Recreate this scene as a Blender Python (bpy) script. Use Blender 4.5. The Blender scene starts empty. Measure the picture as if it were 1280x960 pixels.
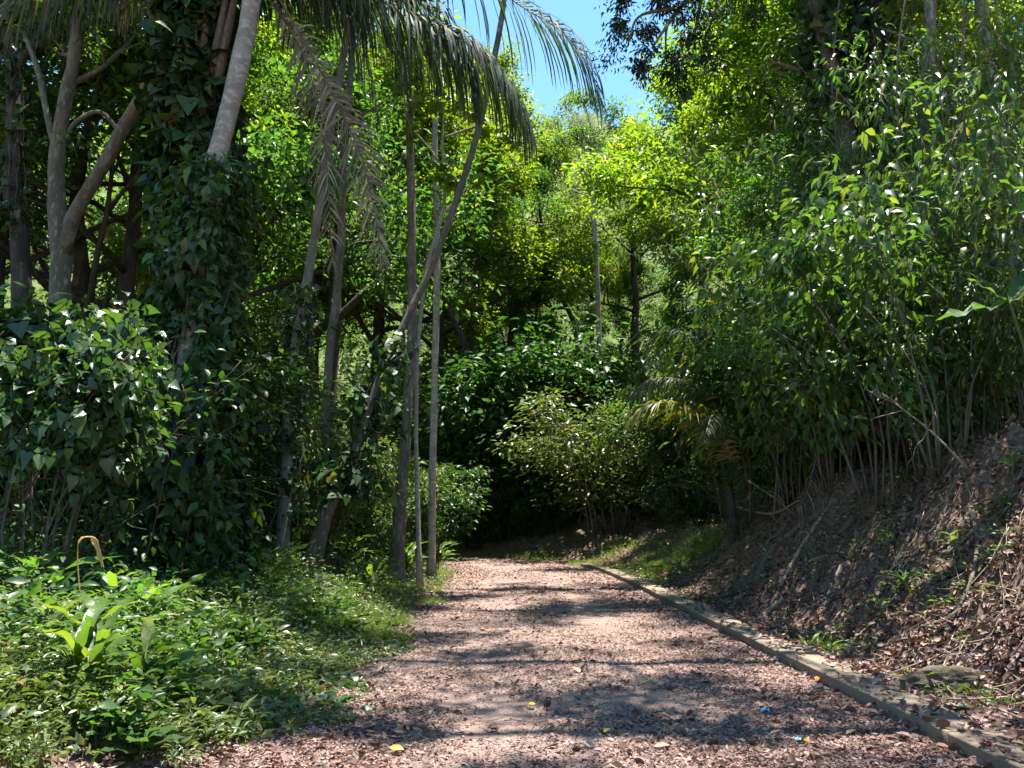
import bpy, math
import numpy as np
from mathutils import Vector

SC = bpy.context.scene
COL = SC.collection
RNG = np.random.default_rng(11)
UP = np.array([0., 0., 1.])

# ------------------------------------------------------------------ camera
FPX = 967.0                      # focal length in pixels of the 1280 wide photograph
CAM = np.array([0., 0., 1.6])
PITCH = math.radians(10.3)
cd = bpy.data.cameras.new('camera')
cam = bpy.data.objects.new('camera', cd)
COL.objects.link(cam)
cam.location = CAM
cam.rotation_euler = (math.pi / 2 + PITCH, 0, 0)
cd.sensor_width = 36
cd.lens = 36 * FPX / 1280
cd.clip_start = 0.05
cd.clip_end = 2000
SC.camera = cam

def ray(px, py):
    u = (px - 640) / FPX; v = -(py - 480) / FPX
    c, s = math.cos(PITCH), math.sin(PITCH)
    return np.array([u, c - v * s, s + v * c])

def at(px, py, Y):
    d = ray(px, py)
    return CAM + d * (Y / d[1])

# ------------------------------------------------------------------ numeric helpers
def norm(a):
    a = np.asarray(a, float)
    return a / np.maximum(np.linalg.norm(a, axis=-1, keepdims=True), 1e-9)

def _h(ix, iy, s):
    n = (ix.astype(np.int64) * 374761393 + iy.astype(np.int64) * 668265263 + s * 974711) & 0x7fffffff
    n = ((n ^ (n >> 13)) * 1274126177) & 0x7fffffff
    return ((n ^ (n >> 16)) & 0xffff) / 65535.0

def vnoise(x, y, f=1.0, seed=0, octv=3):
    x = np.asarray(x, float); y = np.asarray(y, float)
    out = 0; a = 1.0; tot = 0
    for o in range(octv):
        X = x * f; Y = y * f
        ix = np.floor(X); iy = np.floor(Y); fx = X - ix; fy = Y - iy
        fx = fx * fx * (3 - 2 * fx); fy = fy * fy * (3 - 2 * fy)
        v = (_h(ix, iy, seed + o) * (1 - fx) + _h(ix + 1, iy, seed + o) * fx) * (1 - fy) + \
            (_h(ix, iy + 1, seed + o) * (1 - fx) + _h(ix + 1, iy + 1, seed + o) * fx) * fy
        out = out + a * (v - .5); tot += a; a *= .5; f *= 2.1
    return out / tot * 2     # about -1..1

def smooth(a, b, x):
    t = np.clip((np.asarray(x, float) - a) / (b - a), 0, 1)
    return t * t * (3 - 2 * t)

def spline(pts, n):
    """Catmull-Rom through the control points."""
    P = np.asarray(pts, float)
    P = np.vstack([2 * P[0] - P[1], P, 2 * P[-1] - P[-2]])
    m = len(P) - 3
    t = np.linspace(0, m - 1e-6, n); i = t.astype(int); f = (t - i)[:, None]
    a, b, c, d = P[i], P[i + 1], P[i + 2], P[i + 3]
    return .5 * (2 * b + (c - a) * f + (2 * a - 5 * b + 4 * c - d) * f ** 2 + (3 * b - a - 3 * c + d) * f ** 3)

# ------------------------------------------------------------------ lie of the land
CL = spline([(0.55, -60), (0.55, -20), (0.55, 0), (0.55, 12), (0.55, 22), (0.3, 28.5), (-1.0, 33.5), (-3.6, 37.2), (-8, 39.8), (-15, 41.2), (-30, 42.5), (-60, 46)], 420)
CLT = np.concatenate([[0], np.cumsum(np.linalg.norm(np.diff(CL, axis=0), axis=1))])
CLD = norm(np.gradient(CL, axis=0))
CLT -= CLT[np.argmin(np.abs(CL[:, 1]))]
HALF = 2.55

def road_coords(x, y):
    """Signed distance to the road's centre line (right positive) and distance along it."""
    x = np.asarray(x, float).ravel(); y = np.asarray(y, float).ravel()
    s = np.empty(len(x)); t = np.empty(len(x))
    for a in range(0, len(x), 20000):
        X = x[a:a + 20000, None] - CL[None, :, 0]; Y = y[a:a + 20000, None] - CL[None, :, 1]
        d2 = X * X + Y * Y
        k = d2.argmin(1); r = np.arange(len(k))
        s[a:a + 20000] = X[r, k] * CLD[k, 1] - Y[r, k] * CLD[k, 0]
        far = np.sqrt(d2[r, k])
        s[a:a + 20000] = np.where(s[a:a + 20000] >= 0, 1, -1) * far
        t[a:a + 20000] = CLT[k]
    return s, t

def height(x, y):
    x = np.asarray(x, float); shp = x.shape
    x = x.ravel(); y = np.asarray(y, float).ravel()
    s, t = road_coords(x, y)
    n1 = vnoise(x, y, .35, 3); n2 = vnoise(x, y, 1.6, 5); n3 = vnoise(x, y, 5.0, 8, 2)
    # right: ditch, cut bank, then the slope above it
    crest = 2.5 - 1.1 * smooth(14, 24, t) - .5 * smooth(24, 34, t)
    w = 2.4 + .5 * n1
    b0 = 3.55 + .25 * n2
    k = np.clip((s - b0) / w, 0, 1)
    bank = crest * (k ** 1.25) * (1 + .12 * n2) + .15 * n3 * smooth(3.4, 4.2, s) + .30 * n2 * smooth(.05, .5, k) + .16 * np.round(2.5 * vnoise(x, y, .8, 14)) / 2.5 * smooth(.05, .3, k)
    bank = bank + np.maximum(s - b0 - w, 0) * (.30 + .1 * n1) * smooth(0, 3, s - b0 - w)
    right = np.where(s > 2.8, bank * smooth(2.95, 3.8, s) + .05 * smooth(2.9, 3.2, s) + .02 * n3, 0)
    l = -s - HALF
    left = np.where(l > 0, .17 * l * smooth(0, 1.6, l) * (1 - .35 * smooth(4, 14, l)) * (1 + .35 * n1) + .10 * n2 * smooth(0, 2, l) + .03 * n3 * smooth(0, .5, l), 0)
    z = np.where(s > 0, right, left)
    # hills closing the valley
    hill = .55 * np.maximum(np.hypot(x * .85 + 6, y) - 47, 0)
    hill = 60 * np.tanh(hill / 60)
    z = z + hill * (1 + .1 * n1) * smooth(3, 9, np.abs(s))
    road = np.abs(s) < HALF
    z = np.where(road, -.03 + 0 * z, z)
    z = np.where(y < -6, z * smooth(-40, -6, y), z)
    return z.reshape(shp)

def hz(x, y):
    return float(height(np.array([x]), np.array([y]))[0])

def ground(px, py, step=.03, far=70):
    """Where the line of sight through a pixel meets the land."""
    d = ray(px, py); d = d / d[1]
    ys = np.arange(3, far, step)
    P = CAM[None] + d[None] * ys[:, None]
    h = height(P[:, 0], P[:, 1])
    k = np.argmax(P[:, 2] < h)
    return P[k] if (P[:, 2] < h).any() else P[-1]

# ------------------------------------------------------------------ mesh helpers
def mesh_from(name, V, loops, sizes, mats, uv=None, smoothed=False):
    me = bpy.data.meshes.new(name)
    V = np.asarray(V, np.float32); loops = np.asarray(loops, np.int32); sizes = np.asarray(sizes, np.int32)
    me.vertices.add(len(V)); me.vertices.foreach_set('co', V.ravel())
    me.loops.add(len(loops)); me.loops.foreach_set('vertex_index', loops)
    me.polygons.add(len(sizes))
    me.polygons.foreach_set('loop_start', np.concatenate([[0], np.cumsum(sizes)[:-1]]).astype(np.int32))
    me.polygons.foreach_set('loop_total', sizes)
    if smoothed:
        me.polygons.foreach_set('use_smooth', np.ones(len(sizes), bool))
    me.update(calc_edges=True)
    for m in (mats if isinstance(mats, (list, tuple)) else [mats]):
        me.materials.append(m)
    return me

class MB:
    """Collects leaves, tubes and sheets into one mesh."""
    def __init__(self):
        self.V = []; self.L = []; self.S = []; self.n = 0
    def add(self, V, faces):
        V = np.asarray(V, float).reshape(-1, 3)
        fl = np.concatenate([np.asarray(f).ravel() for f in faces]) + self.n
        sz = np.concatenate([np.full(len(np.atleast_2d(f)), np.atleast_2d(f).shape[1]) for f in faces])
        self.V.append(V); self.L.append(fl); self.S.append(sz); self.n += len(V)
    def empty(self):
        return self.n == 0
    def mesh(self, name, mats, smoothed=False):
        return mesh_from(name, np.concatenate(self.V), np.concatenate(self.L), np.concatenate(self.S), mats, smoothed=smoothed)
    def leaves(self, P, D, N, L, W, tm, bend=None):
        tv, tq, tt = tm
        n = len(P)
        if n == 0: return
        D = norm(D); B = norm(np.cross(N, D)); N2 = np.cross(D, B)
        L = np.broadcast_to(L, (n,)); W = np.broadcast_to(W, (n,))
        k = len(tv)
        w = np.repeat(tv[None, :, 2], n, 0)
        if bend is not None:
            w = w - bend[:, None] * tv[None, :, 1] ** 2
        V = P[:, None] + B[:, None] * (tv[None, :, 0] * W[:, None])[..., None] + \
            D[:, None] * (tv[None, :, 1] * L[:, None])[..., None] + N2[:, None] * (w * L[:, None])[..., None]
        off = (np.arange(n) * k)[:, None, None]
        fs = []
        if tq is not None: fs.append((tq[None] + off).reshape(-1, 4))
        if tt is not None: fs.append((tt[None] + off).reshape(-1, 3))
        self.add(V.reshape(-1, 3), fs)
    def spray(self, c, tm):
        self.leaves(*c[:5], tm, c[5])
    def tube(self, pts, rad, sides=6, lump=0.0, rng=RNG):
        P = np.asarray(pts, float); n = len(P)
        r = np.broadcast_to(rad, (n,)).astype(float)
        T = norm(np.gradient(P, axis=0))
        a = np.array([1., 0, 0]) if abs(T[0][0]) < .8 else np.array([0, 1., 0])
        A = np.empty((n, 3)); u = norm(np.cross(T[0], a))
        for i in range(n):
            u = norm(u - T[i] * u.dot(T[i])); A[i] = u
        Bv = np.cross(T, A)
        th = np.linspace(0, 2 * math.pi, sides, endpoint=False)
        rr = r[:, None] * (1 + (lump * rng.normal(size=(n, sides)) if lump else 0))
        V = P[:, None] + A[:, None] * (np.cos(th)[None] * rr)[..., None] + Bv[:, None] * (np.sin(th)[None] * rr)[..., None]
        i = np.arange(n - 1)[:, None] * sides; j = np.arange(sides)[None]; j2 = (j + 1) % sides
        q = np.stack([i + j, i + j2, i + sides + j2, i + sides + j], -1).reshape(-1, 4)
        faces = [q]
        if n > 1:
            faces += [np.arange(sides)[None, ::-1], (np.arange(sides) + (n - 1) * sides)[None]]
        self.add(V.reshape(-1, 3), faces)

def T(v, q=None, t=None):
    return (np.array(v, float), None if q is None else np.array(q), None if t is None else np.array(t))

# leaf blades: across, along, lift
L_SMALL = T([(0, 0, 0), (-.5, .45, .10), (0, 1, -.06), (.5, .45, .10)], None, [(0, 2, 1), (0, 3, 2)])
L_MID = T([(0, 0, 0), (-.48, .38, .07), (0, .42, 0), (.48, .38, .07), (-.30, .75, .02), (0, .74, -.05), (.30, .75, .02), (0, 1, -.16)],
          [(1, 2, 5, 4), (2, 3, 6, 5)], [(0, 2, 1), (0, 3, 2), (4, 5, 7), (5, 6, 7)])
L_LANCE = T([(0, 0, 0), (-.42, .3, .06), (0, .3, .02), (.42, .3, .06), (-.40, .58, .03), (0, .58, -.02), (.40, .58, .03), (0, 1, -.12)],
            [(1, 2, 5, 4), (2, 3, 6, 5)], [(0, 2, 1), (0, 3, 2), (4, 5, 7), (5, 6, 7)])
L_HEART = T([(0, .0, 0), (-.28, -.14, -.02), (-.54, .14, .04), (-.48, .50, .04), (-.22, .82, -.03), (0, 1.04, -.13),
             (.22, .82, -.03), (.48, .50, .04), (.54, .14, .04), (.28, -.14, -.02), (0, .3, -.015), (0, .62, -.04)],
            [(10, 2, 3, 11), (10, 11, 7, 8)], [(0, 2, 1), (0, 10, 2), (0, 9, 8), (0, 8, 10), (11, 3, 4), (11, 4, 5), (11, 5, 6), (11, 6, 7)])
def _lobed():
    v = [(0, 0, 0)]; f = []
    nl = 9
    for i in range(nl):
        a = math.radians(-150 + 300 * i / (nl - 1)); ln = 1 - .28 * abs(i - 4) / 4
        w = .17
        d = (math.sin(a), math.cos(a)); p = (math.cos(a), -math.sin(a))
        b = len(v)
        v += [(d[0] * ln * .55 - p[0] * w, d[1] * ln * .55 - p[1] * w, -.02), (d[0] * ln, d[1] * ln, -.18), (d[0] * ln * .55 + p[0] * w, d[1] * ln * .55 + p[1] * w, -.02)]
        f += [(0, b + 1, b), (0, b + 2, b + 1)]
    return T([(a * .5 * 1.6, b * .8, c) for a, b, c in v], None, f)
L_PALMATE = _lobed()
def _strap(rows=7, arch=.28, wid=None):
    v = [(0, 0, 0)]; q = []; t = []
    for i in range(1, rows):
        y = i / rows; w = .5 * math.sin(math.pi * min(1, y * .92 + .06)) ** .7
        z = -arch * y * y
        v += [(-w, y, z + .05 * math.sin(i * 2.1)), (0, y, z - .02), (w, y, z + .05 * math.sin(i * 1.7))]
    v.append((0, 1, -arch * 1.1))
    t += [(0, 2, 1), (0, 3, 2)]
    for i in range(rows - 2):
        b = 1 + i * 3
        q += [(b, b + 1, b + 4, b + 3), (b + 1, b + 2, b + 5, b + 4)]
    b = 1 + (rows - 2) * 3; e = len(v) - 1
    t += [(b, b + 1, e), (b + 1, b + 2, e)]
    return T(v, q, t)
L_STRAP = _strap()
L_CURL = T([(0, 0, 0), (-.5, .3, .22), (0, .3, .02), (.5, .3, .16), (-.42, .7, .26), (0, .72, .05), (.42, .7, .14), (0, 1, .16)],
           [(1, 2, 5, 4), (2, 3, 6, 5)], [(0, 2, 1), (0, 3, 2), (4, 5, 7), (5, 6, 7)])
L_BLADE = T([(-.5, 0, 0), (.5, 0, 0), (-.4, .5, -.08), (.4, .5, -.08), (0, 1, -.35)], [(0, 1, 3, 2)], [(2, 3, 4)])

# ------------------------------------------------------------------ object helpers
def tag(o, label=None, cat=None, group=None, kind=None):
    if label: o['label'] = label
    if cat: o['category'] = cat
    if group: o['group'] = group
    if kind: o['kind'] = kind
    return o

def obj(name, me, parent=None, loc=None):
    o = bpy.data.objects.new(name, me); COL.objects.link(o)
    if parent is not None: o.parent = parent
    if loc is not None: o.location = loc
    return o

def thing(name, label, cat, loc=(0, 0, 0), group=None, rz=0.0, sc=1.0):
    o = bpy.data.objects.new(name, None); COL.objects.link(o)
    o.empty_display_size = .3
    o.location = loc; o.rotation_euler = (0, 0, rz); o.scale = (sc, sc, sc)
    return tag(o, label, cat, group)

def copy_of(root, loc, rz, sc, label, group=None, name=None):
    r = root.copy(); COL.objects.link(r)
    if name: r.name = name
    r.location = loc; r.rotation_euler = (0, 0, rz); r.scale = sc if hasattr(sc, '__len__') else (sc, sc, sc)
    r['label'] = label
    if group: r['group'] = group
    elif 'group' in r: del r['group']
    for ch in list(root.children):
        c = ch.copy(); COL.objects.link(c); c.parent = r
        for g in list(ch.children):
            d = g.copy(); COL.objects.link(d); d.parent = c
    return r

# ------------------------------------------------------------------ materials
def new_mat(name):
    m = bpy.data.materials.new(name); m.use_nodes = True
    nt = m.node_tree; nt.nodes.clear()
    out = nt.nodes.new('ShaderNodeOutputMaterial')
    return m, nt, out

def N(nt, t, **kw):
    n = nt.nodes.new(t)
    for k, v in kw.items():
        if k in n.inputs: n.inputs[k].default_value = v
        else: setattr(n, k, v)
    return n

def ramp(nt, fac, stops, interp='LINEAR'):
    r = nt.nodes.new('ShaderNodeValToRGB'); r.color_ramp.interpolation = interp
    e = r.color_ramp.elements
    while len(e) > 1: e.remove(e[-1])
    e[0].position = stops[0][0]; e[0].color = (*stops[0][1], 1)
    for p, c in stops[1:]:
        x = e.new(p); x.color = (*c, 1)
    nt.links.new(fac, r.inputs[0])
    return r.outputs[0]

def leaf_mat(name, stops, transl=.42, tcol=(1.5, 1.7, .6), rough=.42, spec=.45, veins=False):
    """A thin blade: gloss and diffuse on the lit side, its own colour let through on the other."""
    m, nt, out = new_mat(name)
    geo = N(nt, 'ShaderNodeNewGeometry'); oi = N(nt, 'ShaderNodeObjectInfo')
    col = ramp(nt, geo.outputs['Random Per Island'], stops)
    hs = N(nt, 'ShaderNodeHueSaturation')
    mr = N(nt, 'ShaderNodeMapRange', **{'To Min': .485, 'To Max': .512}); nt.links.new(oi.outputs['Random'], mr.inputs['Value'])
    mv = N(nt, 'ShaderNodeMapRange', **{'To Min': .82, 'To Max': 1.15}); nt.links.new(oi.outputs['Random'], mv.inputs['Value'])
    nt.links.new(mr.outputs[0], hs.inputs['Hue']); nt.links.new(mv.outputs[0], hs.inputs['Value'])
    nt.links.new(col, hs.inputs['Color'])
    b = N(nt, 'ShaderNodeBsdfPrincipled', Roughness=rough)
    b.inputs['Specular IOR Level'].default_value = spec
    nt.links.new(hs.outputs[0], b.inputs['Base Color'])
    if veins:
        tc = N(nt, 'ShaderNodeTexCoord'); nz = N(nt, 'ShaderNodeTexNoise', Scale=60.0, Detail=2.0)
        nt.links.new(tc.outputs['Object'], nz.inputs['Vector'])
        bp = N(nt, 'ShaderNodeBump', Strength=.25, Distance=.01)
        nt.links.new(nz.outputs['Fac'], bp.inputs['Height']); nt.links.new(bp.outputs[0], b.inputs['Normal'])
    tr = N(nt, 'ShaderNodeBsdfTranslucent')
    mu = N(nt, 'ShaderNodeMix', data_type='RGBA', blend_type='MULTIPLY')
    mu.inputs['Factor'].default_value = 1; mu.inputs['B'].default_value = (*tcol, 1)
    nt.links.new(hs.outputs[0], mu.inputs['A']); nt.links.new(mu.outputs['Result'], tr.inputs['Color'])
    mx = N(nt, 'ShaderNodeMixShader', Fac=transl)
    nt.links.new(b.outputs[0], mx.inputs[1]); nt.links.new(tr.outputs[0], mx.inputs[2])
    nt.links.new(mx.outputs[0], out.inputs[0])
    return m

def noise_mat(name, layers, base, rough=.85, bump=.4, bscale=25.0, bdist=.02, coords='Object', stretch=(1, 1, 1), spec=.3):
    """Colours mixed by noise: layers = [(scale, threshold, softness, colour)]."""
    m, nt, out = new_mat(name)
    tc = N(nt, 'ShaderNodeTexCoord'); mp = N(nt, 'ShaderNodeMapping'); mp.inputs['Scale'].default_value = stretch
    nt.links.new(tc.outputs[coords], mp.inputs['Vector'])
    cur = N(nt, 'ShaderNodeRGB'); cur.outputs[0].default_value = (*base, 1); cur = cur.outputs[0]
    for i, (sc, th, sf, c) in enumerate(layers):
        nz = N(nt, 'ShaderNodeTexNoise', Scale=sc, Detail=6.0, Roughness=.65)
        nz.noise_dimensions = '4D'; nz.inputs['W'].default_value = i * 7.3
        nt.links.new(mp.outputs[0], nz.inputs['Vector'])
        mr = N(nt, 'ShaderNodeMapRange', **{'From Min': th - sf, 'From Max': th + sf}); nt.links.new(nz.outputs['Fac'], mr.inputs['Value'])
        mx = N(nt, 'ShaderNodeMix', data_type='RGBA')
        nt.links.new(mr.outputs[0], mx.inputs['Factor']); nt.links.new(cur, mx.inputs['A']); mx.inputs['B'].default_value = (*c, 1)
        cur = mx.outputs['Result']
    b = N(nt, 'ShaderNodeBsdfPrincipled', Roughness=rough); b.inputs['Specular IOR Level'].default_value = spec
    nt.links.new(cur, b.inputs['Base Color'])
    nz = N(nt, 'ShaderNodeTexNoise', Scale=bscale, Detail=8.0, Roughness=.7); nt.links.new(mp.outputs[0], nz.inputs['Vector'])
    bp = N(nt, 'ShaderNodeBump', Strength=bump, Distance=bdist); nt.links.new(nz.outputs['Fac'], bp.inputs['Height'])
    nt.links.new(bp.outputs[0], b.inputs['Normal']); nt.links.new(b.outputs[0], out.inputs[0])
    return m

M = {}
G = lambda r, g, b: (r, g, b)
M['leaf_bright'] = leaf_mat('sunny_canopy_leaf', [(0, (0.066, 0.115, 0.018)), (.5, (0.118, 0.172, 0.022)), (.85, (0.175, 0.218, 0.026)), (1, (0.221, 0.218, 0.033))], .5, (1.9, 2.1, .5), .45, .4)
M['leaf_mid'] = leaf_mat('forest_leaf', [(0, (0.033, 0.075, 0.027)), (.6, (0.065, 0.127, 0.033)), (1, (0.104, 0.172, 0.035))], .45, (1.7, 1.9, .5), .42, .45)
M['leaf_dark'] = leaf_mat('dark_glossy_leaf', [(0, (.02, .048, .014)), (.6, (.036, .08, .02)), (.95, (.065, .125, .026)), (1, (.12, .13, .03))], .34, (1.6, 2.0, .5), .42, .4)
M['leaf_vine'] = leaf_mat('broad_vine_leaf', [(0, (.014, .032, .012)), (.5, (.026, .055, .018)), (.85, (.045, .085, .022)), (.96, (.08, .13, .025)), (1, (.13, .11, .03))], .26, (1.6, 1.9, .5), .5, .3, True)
M['leaf_heart'] = leaf_mat('heart_leaf', [(0, (0.031, 0.065, 0.024)), (.8, (0.052, 0.092, 0.031)), (1, (0.086, 0.130, 0.031))], .38, (1.7, 1.9, .5), .33, .55, True)
M['leaf_lance'] = leaf_mat('long_glossy_leaf', [(0, (0.032, 0.066, 0.023)), (.5, (0.057, 0.106, 0.030)), (.85, (0.097, 0.153, 0.038)), (.97, (0.158, 0.178, 0.043)), (1, (0.211, 0.136, 0.057))], .46, (1.8, 2.0, .5), .34, .5, True)
M['leaf_bough'] = leaf_mat('shade_tinted_bough_leaf', [(0, (.014, .028, .016)), (1, (.03, .055, .026))], .14, (1.5, 1.6, .6), .5, .3)  # bough's shade put into a darker, less translucent leaf colour
M['leaf_olive'] = leaf_mat('olive_leaf', [(0, (0.065, 0.098, 0.045)), (.7, (0.111, 0.149, 0.058)), (1, (0.169, 0.184, 0.083))], .4, (1.6, 1.6, .6), .5, .35)
M['leaf_grey'] = leaf_mat('grey_feathery_leaf', [(0, (.10, .12, .08)), (1, (.16, .18, .12))], .4, (1.3, 1.3, .8), .6, .3)
M['leaf_palmate'] = leaf_mat('yellow_green_lobed_leaf', [(0, (.10, .17, .02)), (.8, (.15, .22, .022)), (1, (.22, .20, .025))], .55, (2.0, 2.0, .4), .45, .4)
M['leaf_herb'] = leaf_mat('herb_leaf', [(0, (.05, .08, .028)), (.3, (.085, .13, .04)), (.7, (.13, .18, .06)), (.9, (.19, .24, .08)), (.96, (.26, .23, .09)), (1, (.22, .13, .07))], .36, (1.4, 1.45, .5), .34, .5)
M['leaf_creep'] = leaf_mat('creeper_leaf', [(0, (.038, .085, .036)), (.7, (.07, .125, .055)), (1, (.12, .18, .06))], .32, (1.4, 1.6, .5), .36, .5)
M['leaf_ginger'] = leaf_mat('strap_leaf', [(0, (0.052, 0.115, 0.030)), (.7, (0.091, 0.172, 0.038)), (1, (0.169, 0.230, 0.045))], .45, (1.7, 1.8, .5), .36, .5, True)
M['grass'] = leaf_mat('grass_blade', [(0, (.08, .14, .02)), (.7, (.13, .2, .03)), (1, (.24, .24, .07))], .45, (1.5, 1.6, .5), .5, .3)
M['frond'] = leaf_mat('palm_frond_leaflet', [(0, (.022, .036, .02)), (.7, (.036, .055, .03)), (1, (.06, .08, .04))], .3, (1.9, 2.1, .6), .6, .16)
M['frond_olive'] = leaf_mat('drooping_old_leaflet', [(0, (.035, .038, .022)), (.7, (.06, .06, .032)), (1, (.11, .095, .055))], .3, (1.7, 1.7, .5), .45, .4)
M['frond_yellow'] = leaf_mat('yellow_palm_leaflet', [(0, (0.105, 0.145, 0.016)), (.7, (0.173, 0.204, 0.024)), (1, (0.255, 0.246, 0.032))], .45, (1.6, 1.5, .4), .42, .4)
M['frond_dead'] = leaf_mat('dead_palm_leaflet', [(0, (.085, .062, .04)), (.6, (.19, .145, .095)), (1, (.37, .30, .215))], .25, (1.3, 1.15, .75), .65, .2)
M['dry_leaf'] = leaf_mat('dry_fallen_leaf', [(0, (0.083, 0.044, 0.033)), (.35, (0.178, 0.105, 0.082)), (.7, (0.286, 0.187, 0.153)), (.92, (0.372, 0.274, 0.226)), (.97, (0.240, 0.090, 0.063)), (1, (0.397, 0.336, 0.282))], .12, (1.2, 1, .8), .6, .3)
M['dry_leaf_bank'] = leaf_mat('brown_bank_leaf', [(0, (0.065, 0.037, 0.023)), (.4, (0.140, 0.085, 0.055)), (.75, (0.248, 0.158, 0.109)), (.95, (0.356, 0.250, 0.179)), (1, (0.454, 0.347, 0.258))], .1, (1.2, 1, .8), .6, .3)
M['leaf_yellow'] = leaf_mat('yellow_fallen_leaf', [(0, (.55, .42, .05)), (1, (.62, .45, .06))], .25, (1.3, 1.2, .5), .45, .4)
M['leaf_orange'] = leaf_mat('orange_fallen_leaf', [(0, (.50, .16, .05)), (1, (.55, .2, .06))], .2, (1.3, 1, .5), .45, .4)
M['leaf_tan'] = leaf_mat('dry_tan_blade', [(0, (.42, .27, .13)), (1, (.52, .36, .20))], .35, (1.3, 1.1, .7), .55, .3)

M['bark_brown'] = noise_mat('brown_bark', [(3, .5, .12, (.10, .08, .058)), (14, .58, .06, (.24, .21, .165)), (5, .62, .04, (.32, .31, .265))], (.165, .135, .10), .9, 1.0, 30, .05, stretch=(1, 1, .35))
M['bark_pale'] = noise_mat('pale_bark', [(2.5, .5, .15, (.27, .23, .19)), (9, .57, .06, (.50, .46, .40)), (4, .64, .05, (.17, .14, .115))], (.40, .335, .27), .85, 1.0, 30, .05, stretch=(1, 1, 1.6))
M['bark_grey'] = noise_mat('grey_bark', [(3, .5, .12, (.15, .132, .105)), (12, .6, .05, (.40, .375, .32))], (.25, .225, .18), .9, 1.0, 28, .05, stretch=(1, 1, .5))
M['bark_dark'] = noise_mat('dark_bark', [(4, .5, .1, (.035, .028, .022)), (11, .6, .06, (.11, .095, .08))], (.065, .052, .042), .9, 1.0, 26, .05, stretch=(1, 1, .4))
M['bark_red'] = noise_mat('reddish_bark', [(4, .5, .12, (.13, .075, .05)), (15, .6, .06, (.27, .20, .16))], (.19, .12, .085), .9, 1.0, 30, .05, stretch=(1, 1, .5))
M['twig'] = noise_mat('twig_bark', [(6, .5, .15, (.07, .055, .042)), (20, .62, .06, (.22, .185, .15))], (.12, .096, .075), .9, .4, 40, .005)
M['twig_brown'] = noise_mat('brown_twig', [(6, .5, .15, (.06, .042, .03)), (20, .62, .06, (.24, .19, .15))], (.12, .086, .062), .9, .4, 40, .006)
M['wood_dead'] = noise_mat('dead_wood', [(5, .5, .15, (.16, .11, .08)), (16, .58, .06, (.42, .35, .28))], (.29, .22, .165), .9, .5, 40, .008)
M['petiole'] = noise_mat('old_leaf_base', [(5, .5, .15, (.07, .045, .035)), (18, .6, .06, (.22, .15, .11))], (.13, .09, .07), .85, .5, 30, .01, stretch=(1, 1, .4))
M['stem_green'] = noise_mat('green_stem', [(8, .5, .2, (.05, .08, .025))], (.08, .11, .035), .6, .2, 30, .004)
M['rachis'] = noise_mat('frond_midrib', [(8, .5, .2, (.12, .12, .06))], (.18, .18, .10), .5, .2, 30, .004)
M['stone'] = noise_mat('field_stone', [(6, .5, .12, (.26, .23, .20)), (30, .6, .06, (.5, .46, .42))], (.38, .34, .30), .9, .6, 30, .01)
M['stone_moss'] = noise_mat('mossy_earth_stone', [(5, .5, .12, (.085, .06, .04)), (7, .6, .06, (.13, .125, .035)), (22, .6, .06, (.26, .20, .15))], (.16, .12, .085), .95, 1.0, 22, .05)

# ------------------------------------------------------------------ ground, road, kerb
def ground_mat():
    m, nt, out = new_mat('forest_floor')
    tc = N(nt, 'ShaderNodeTexCoord')
    def nz(scale, det=7.0, w=0.0):
        n = N(nt, 'ShaderNodeTexNoise', Scale=scale, Detail=det, Roughness=.68); n.noise_dimensions = '4D'; n.inputs['W'].default_value = w
        nt.links.new(tc.outputs['Object'], n.inputs['Vector']); return n.outputs['Fac']
    soil = ramp(nt, nz(2.2), [(.3, (.07, .042, .026)), (.5, (.13, .08, .05)), (.7, (.21, .14, .095))])
    vor = N(nt, 'ShaderNodeTexVoronoi', Scale=22.0); nt.links.new(tc.outputs['Object'], vor.inputs['Vector'])
    chips = ramp(nt, vor.outputs['Color'], [(.2, (.06, .036, .026)), (.6, (.13, .085, .062)), (.95, (.26, .18, .14))])
    mx = N(nt, 'ShaderNodeMix', data_type='RGBA'); mx.inputs['Factor'].default_value = .55
    nt.links.new(soil, mx.inputs['A']); nt.links.new(chips, mx.inputs['B'])
    geo = N(nt, 'ShaderNodeNewGeometry'); sx = N(nt, 'ShaderNodeSeparateXYZ'); nt.links.new(geo.outputs['Position'], sx.inputs[0])
    # the far hillside is grassy
    far = N(nt, 'ShaderNodeMapRange', **{'From Min': 46, 'From Max': 56}); nt.links.new(sx.outputs['Y'], far.inputs['Value'])
    grass = ramp(nt, nz(.6, 8, 3.0), [(.35, (.05, .09, .02)), (.5, (.09, .13, .035)), (.65, (.15, .18, .06))])
    m2 = N(nt, 'ShaderNodeMix', data_type='RGBA'); nt.links.new(far.outputs[0], m2.inputs['Factor'])
    nt.links.new(mx.outputs['Result'], m2.inputs['A']); nt.links.new(grass, m2.inputs['B'])
    b = N(nt, 'ShaderNodeBsdfPrincipled', Roughness=.95); b.inputs['Specular IOR Level'].default_value = .2
    nt.links.new(m2.outputs['Result'], b.inputs['Base Color'])
    bp = N(nt, 'ShaderNodeBump', Strength=.9, Distance=.05); nt.links.new(nz(9, 9, 1.0), bp.inputs['Height'])
    nt.links.new(bp.outputs[0], b.inputs['Normal']); nt.links.new(b.outputs[0], out.inputs[0])
    return m

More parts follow.
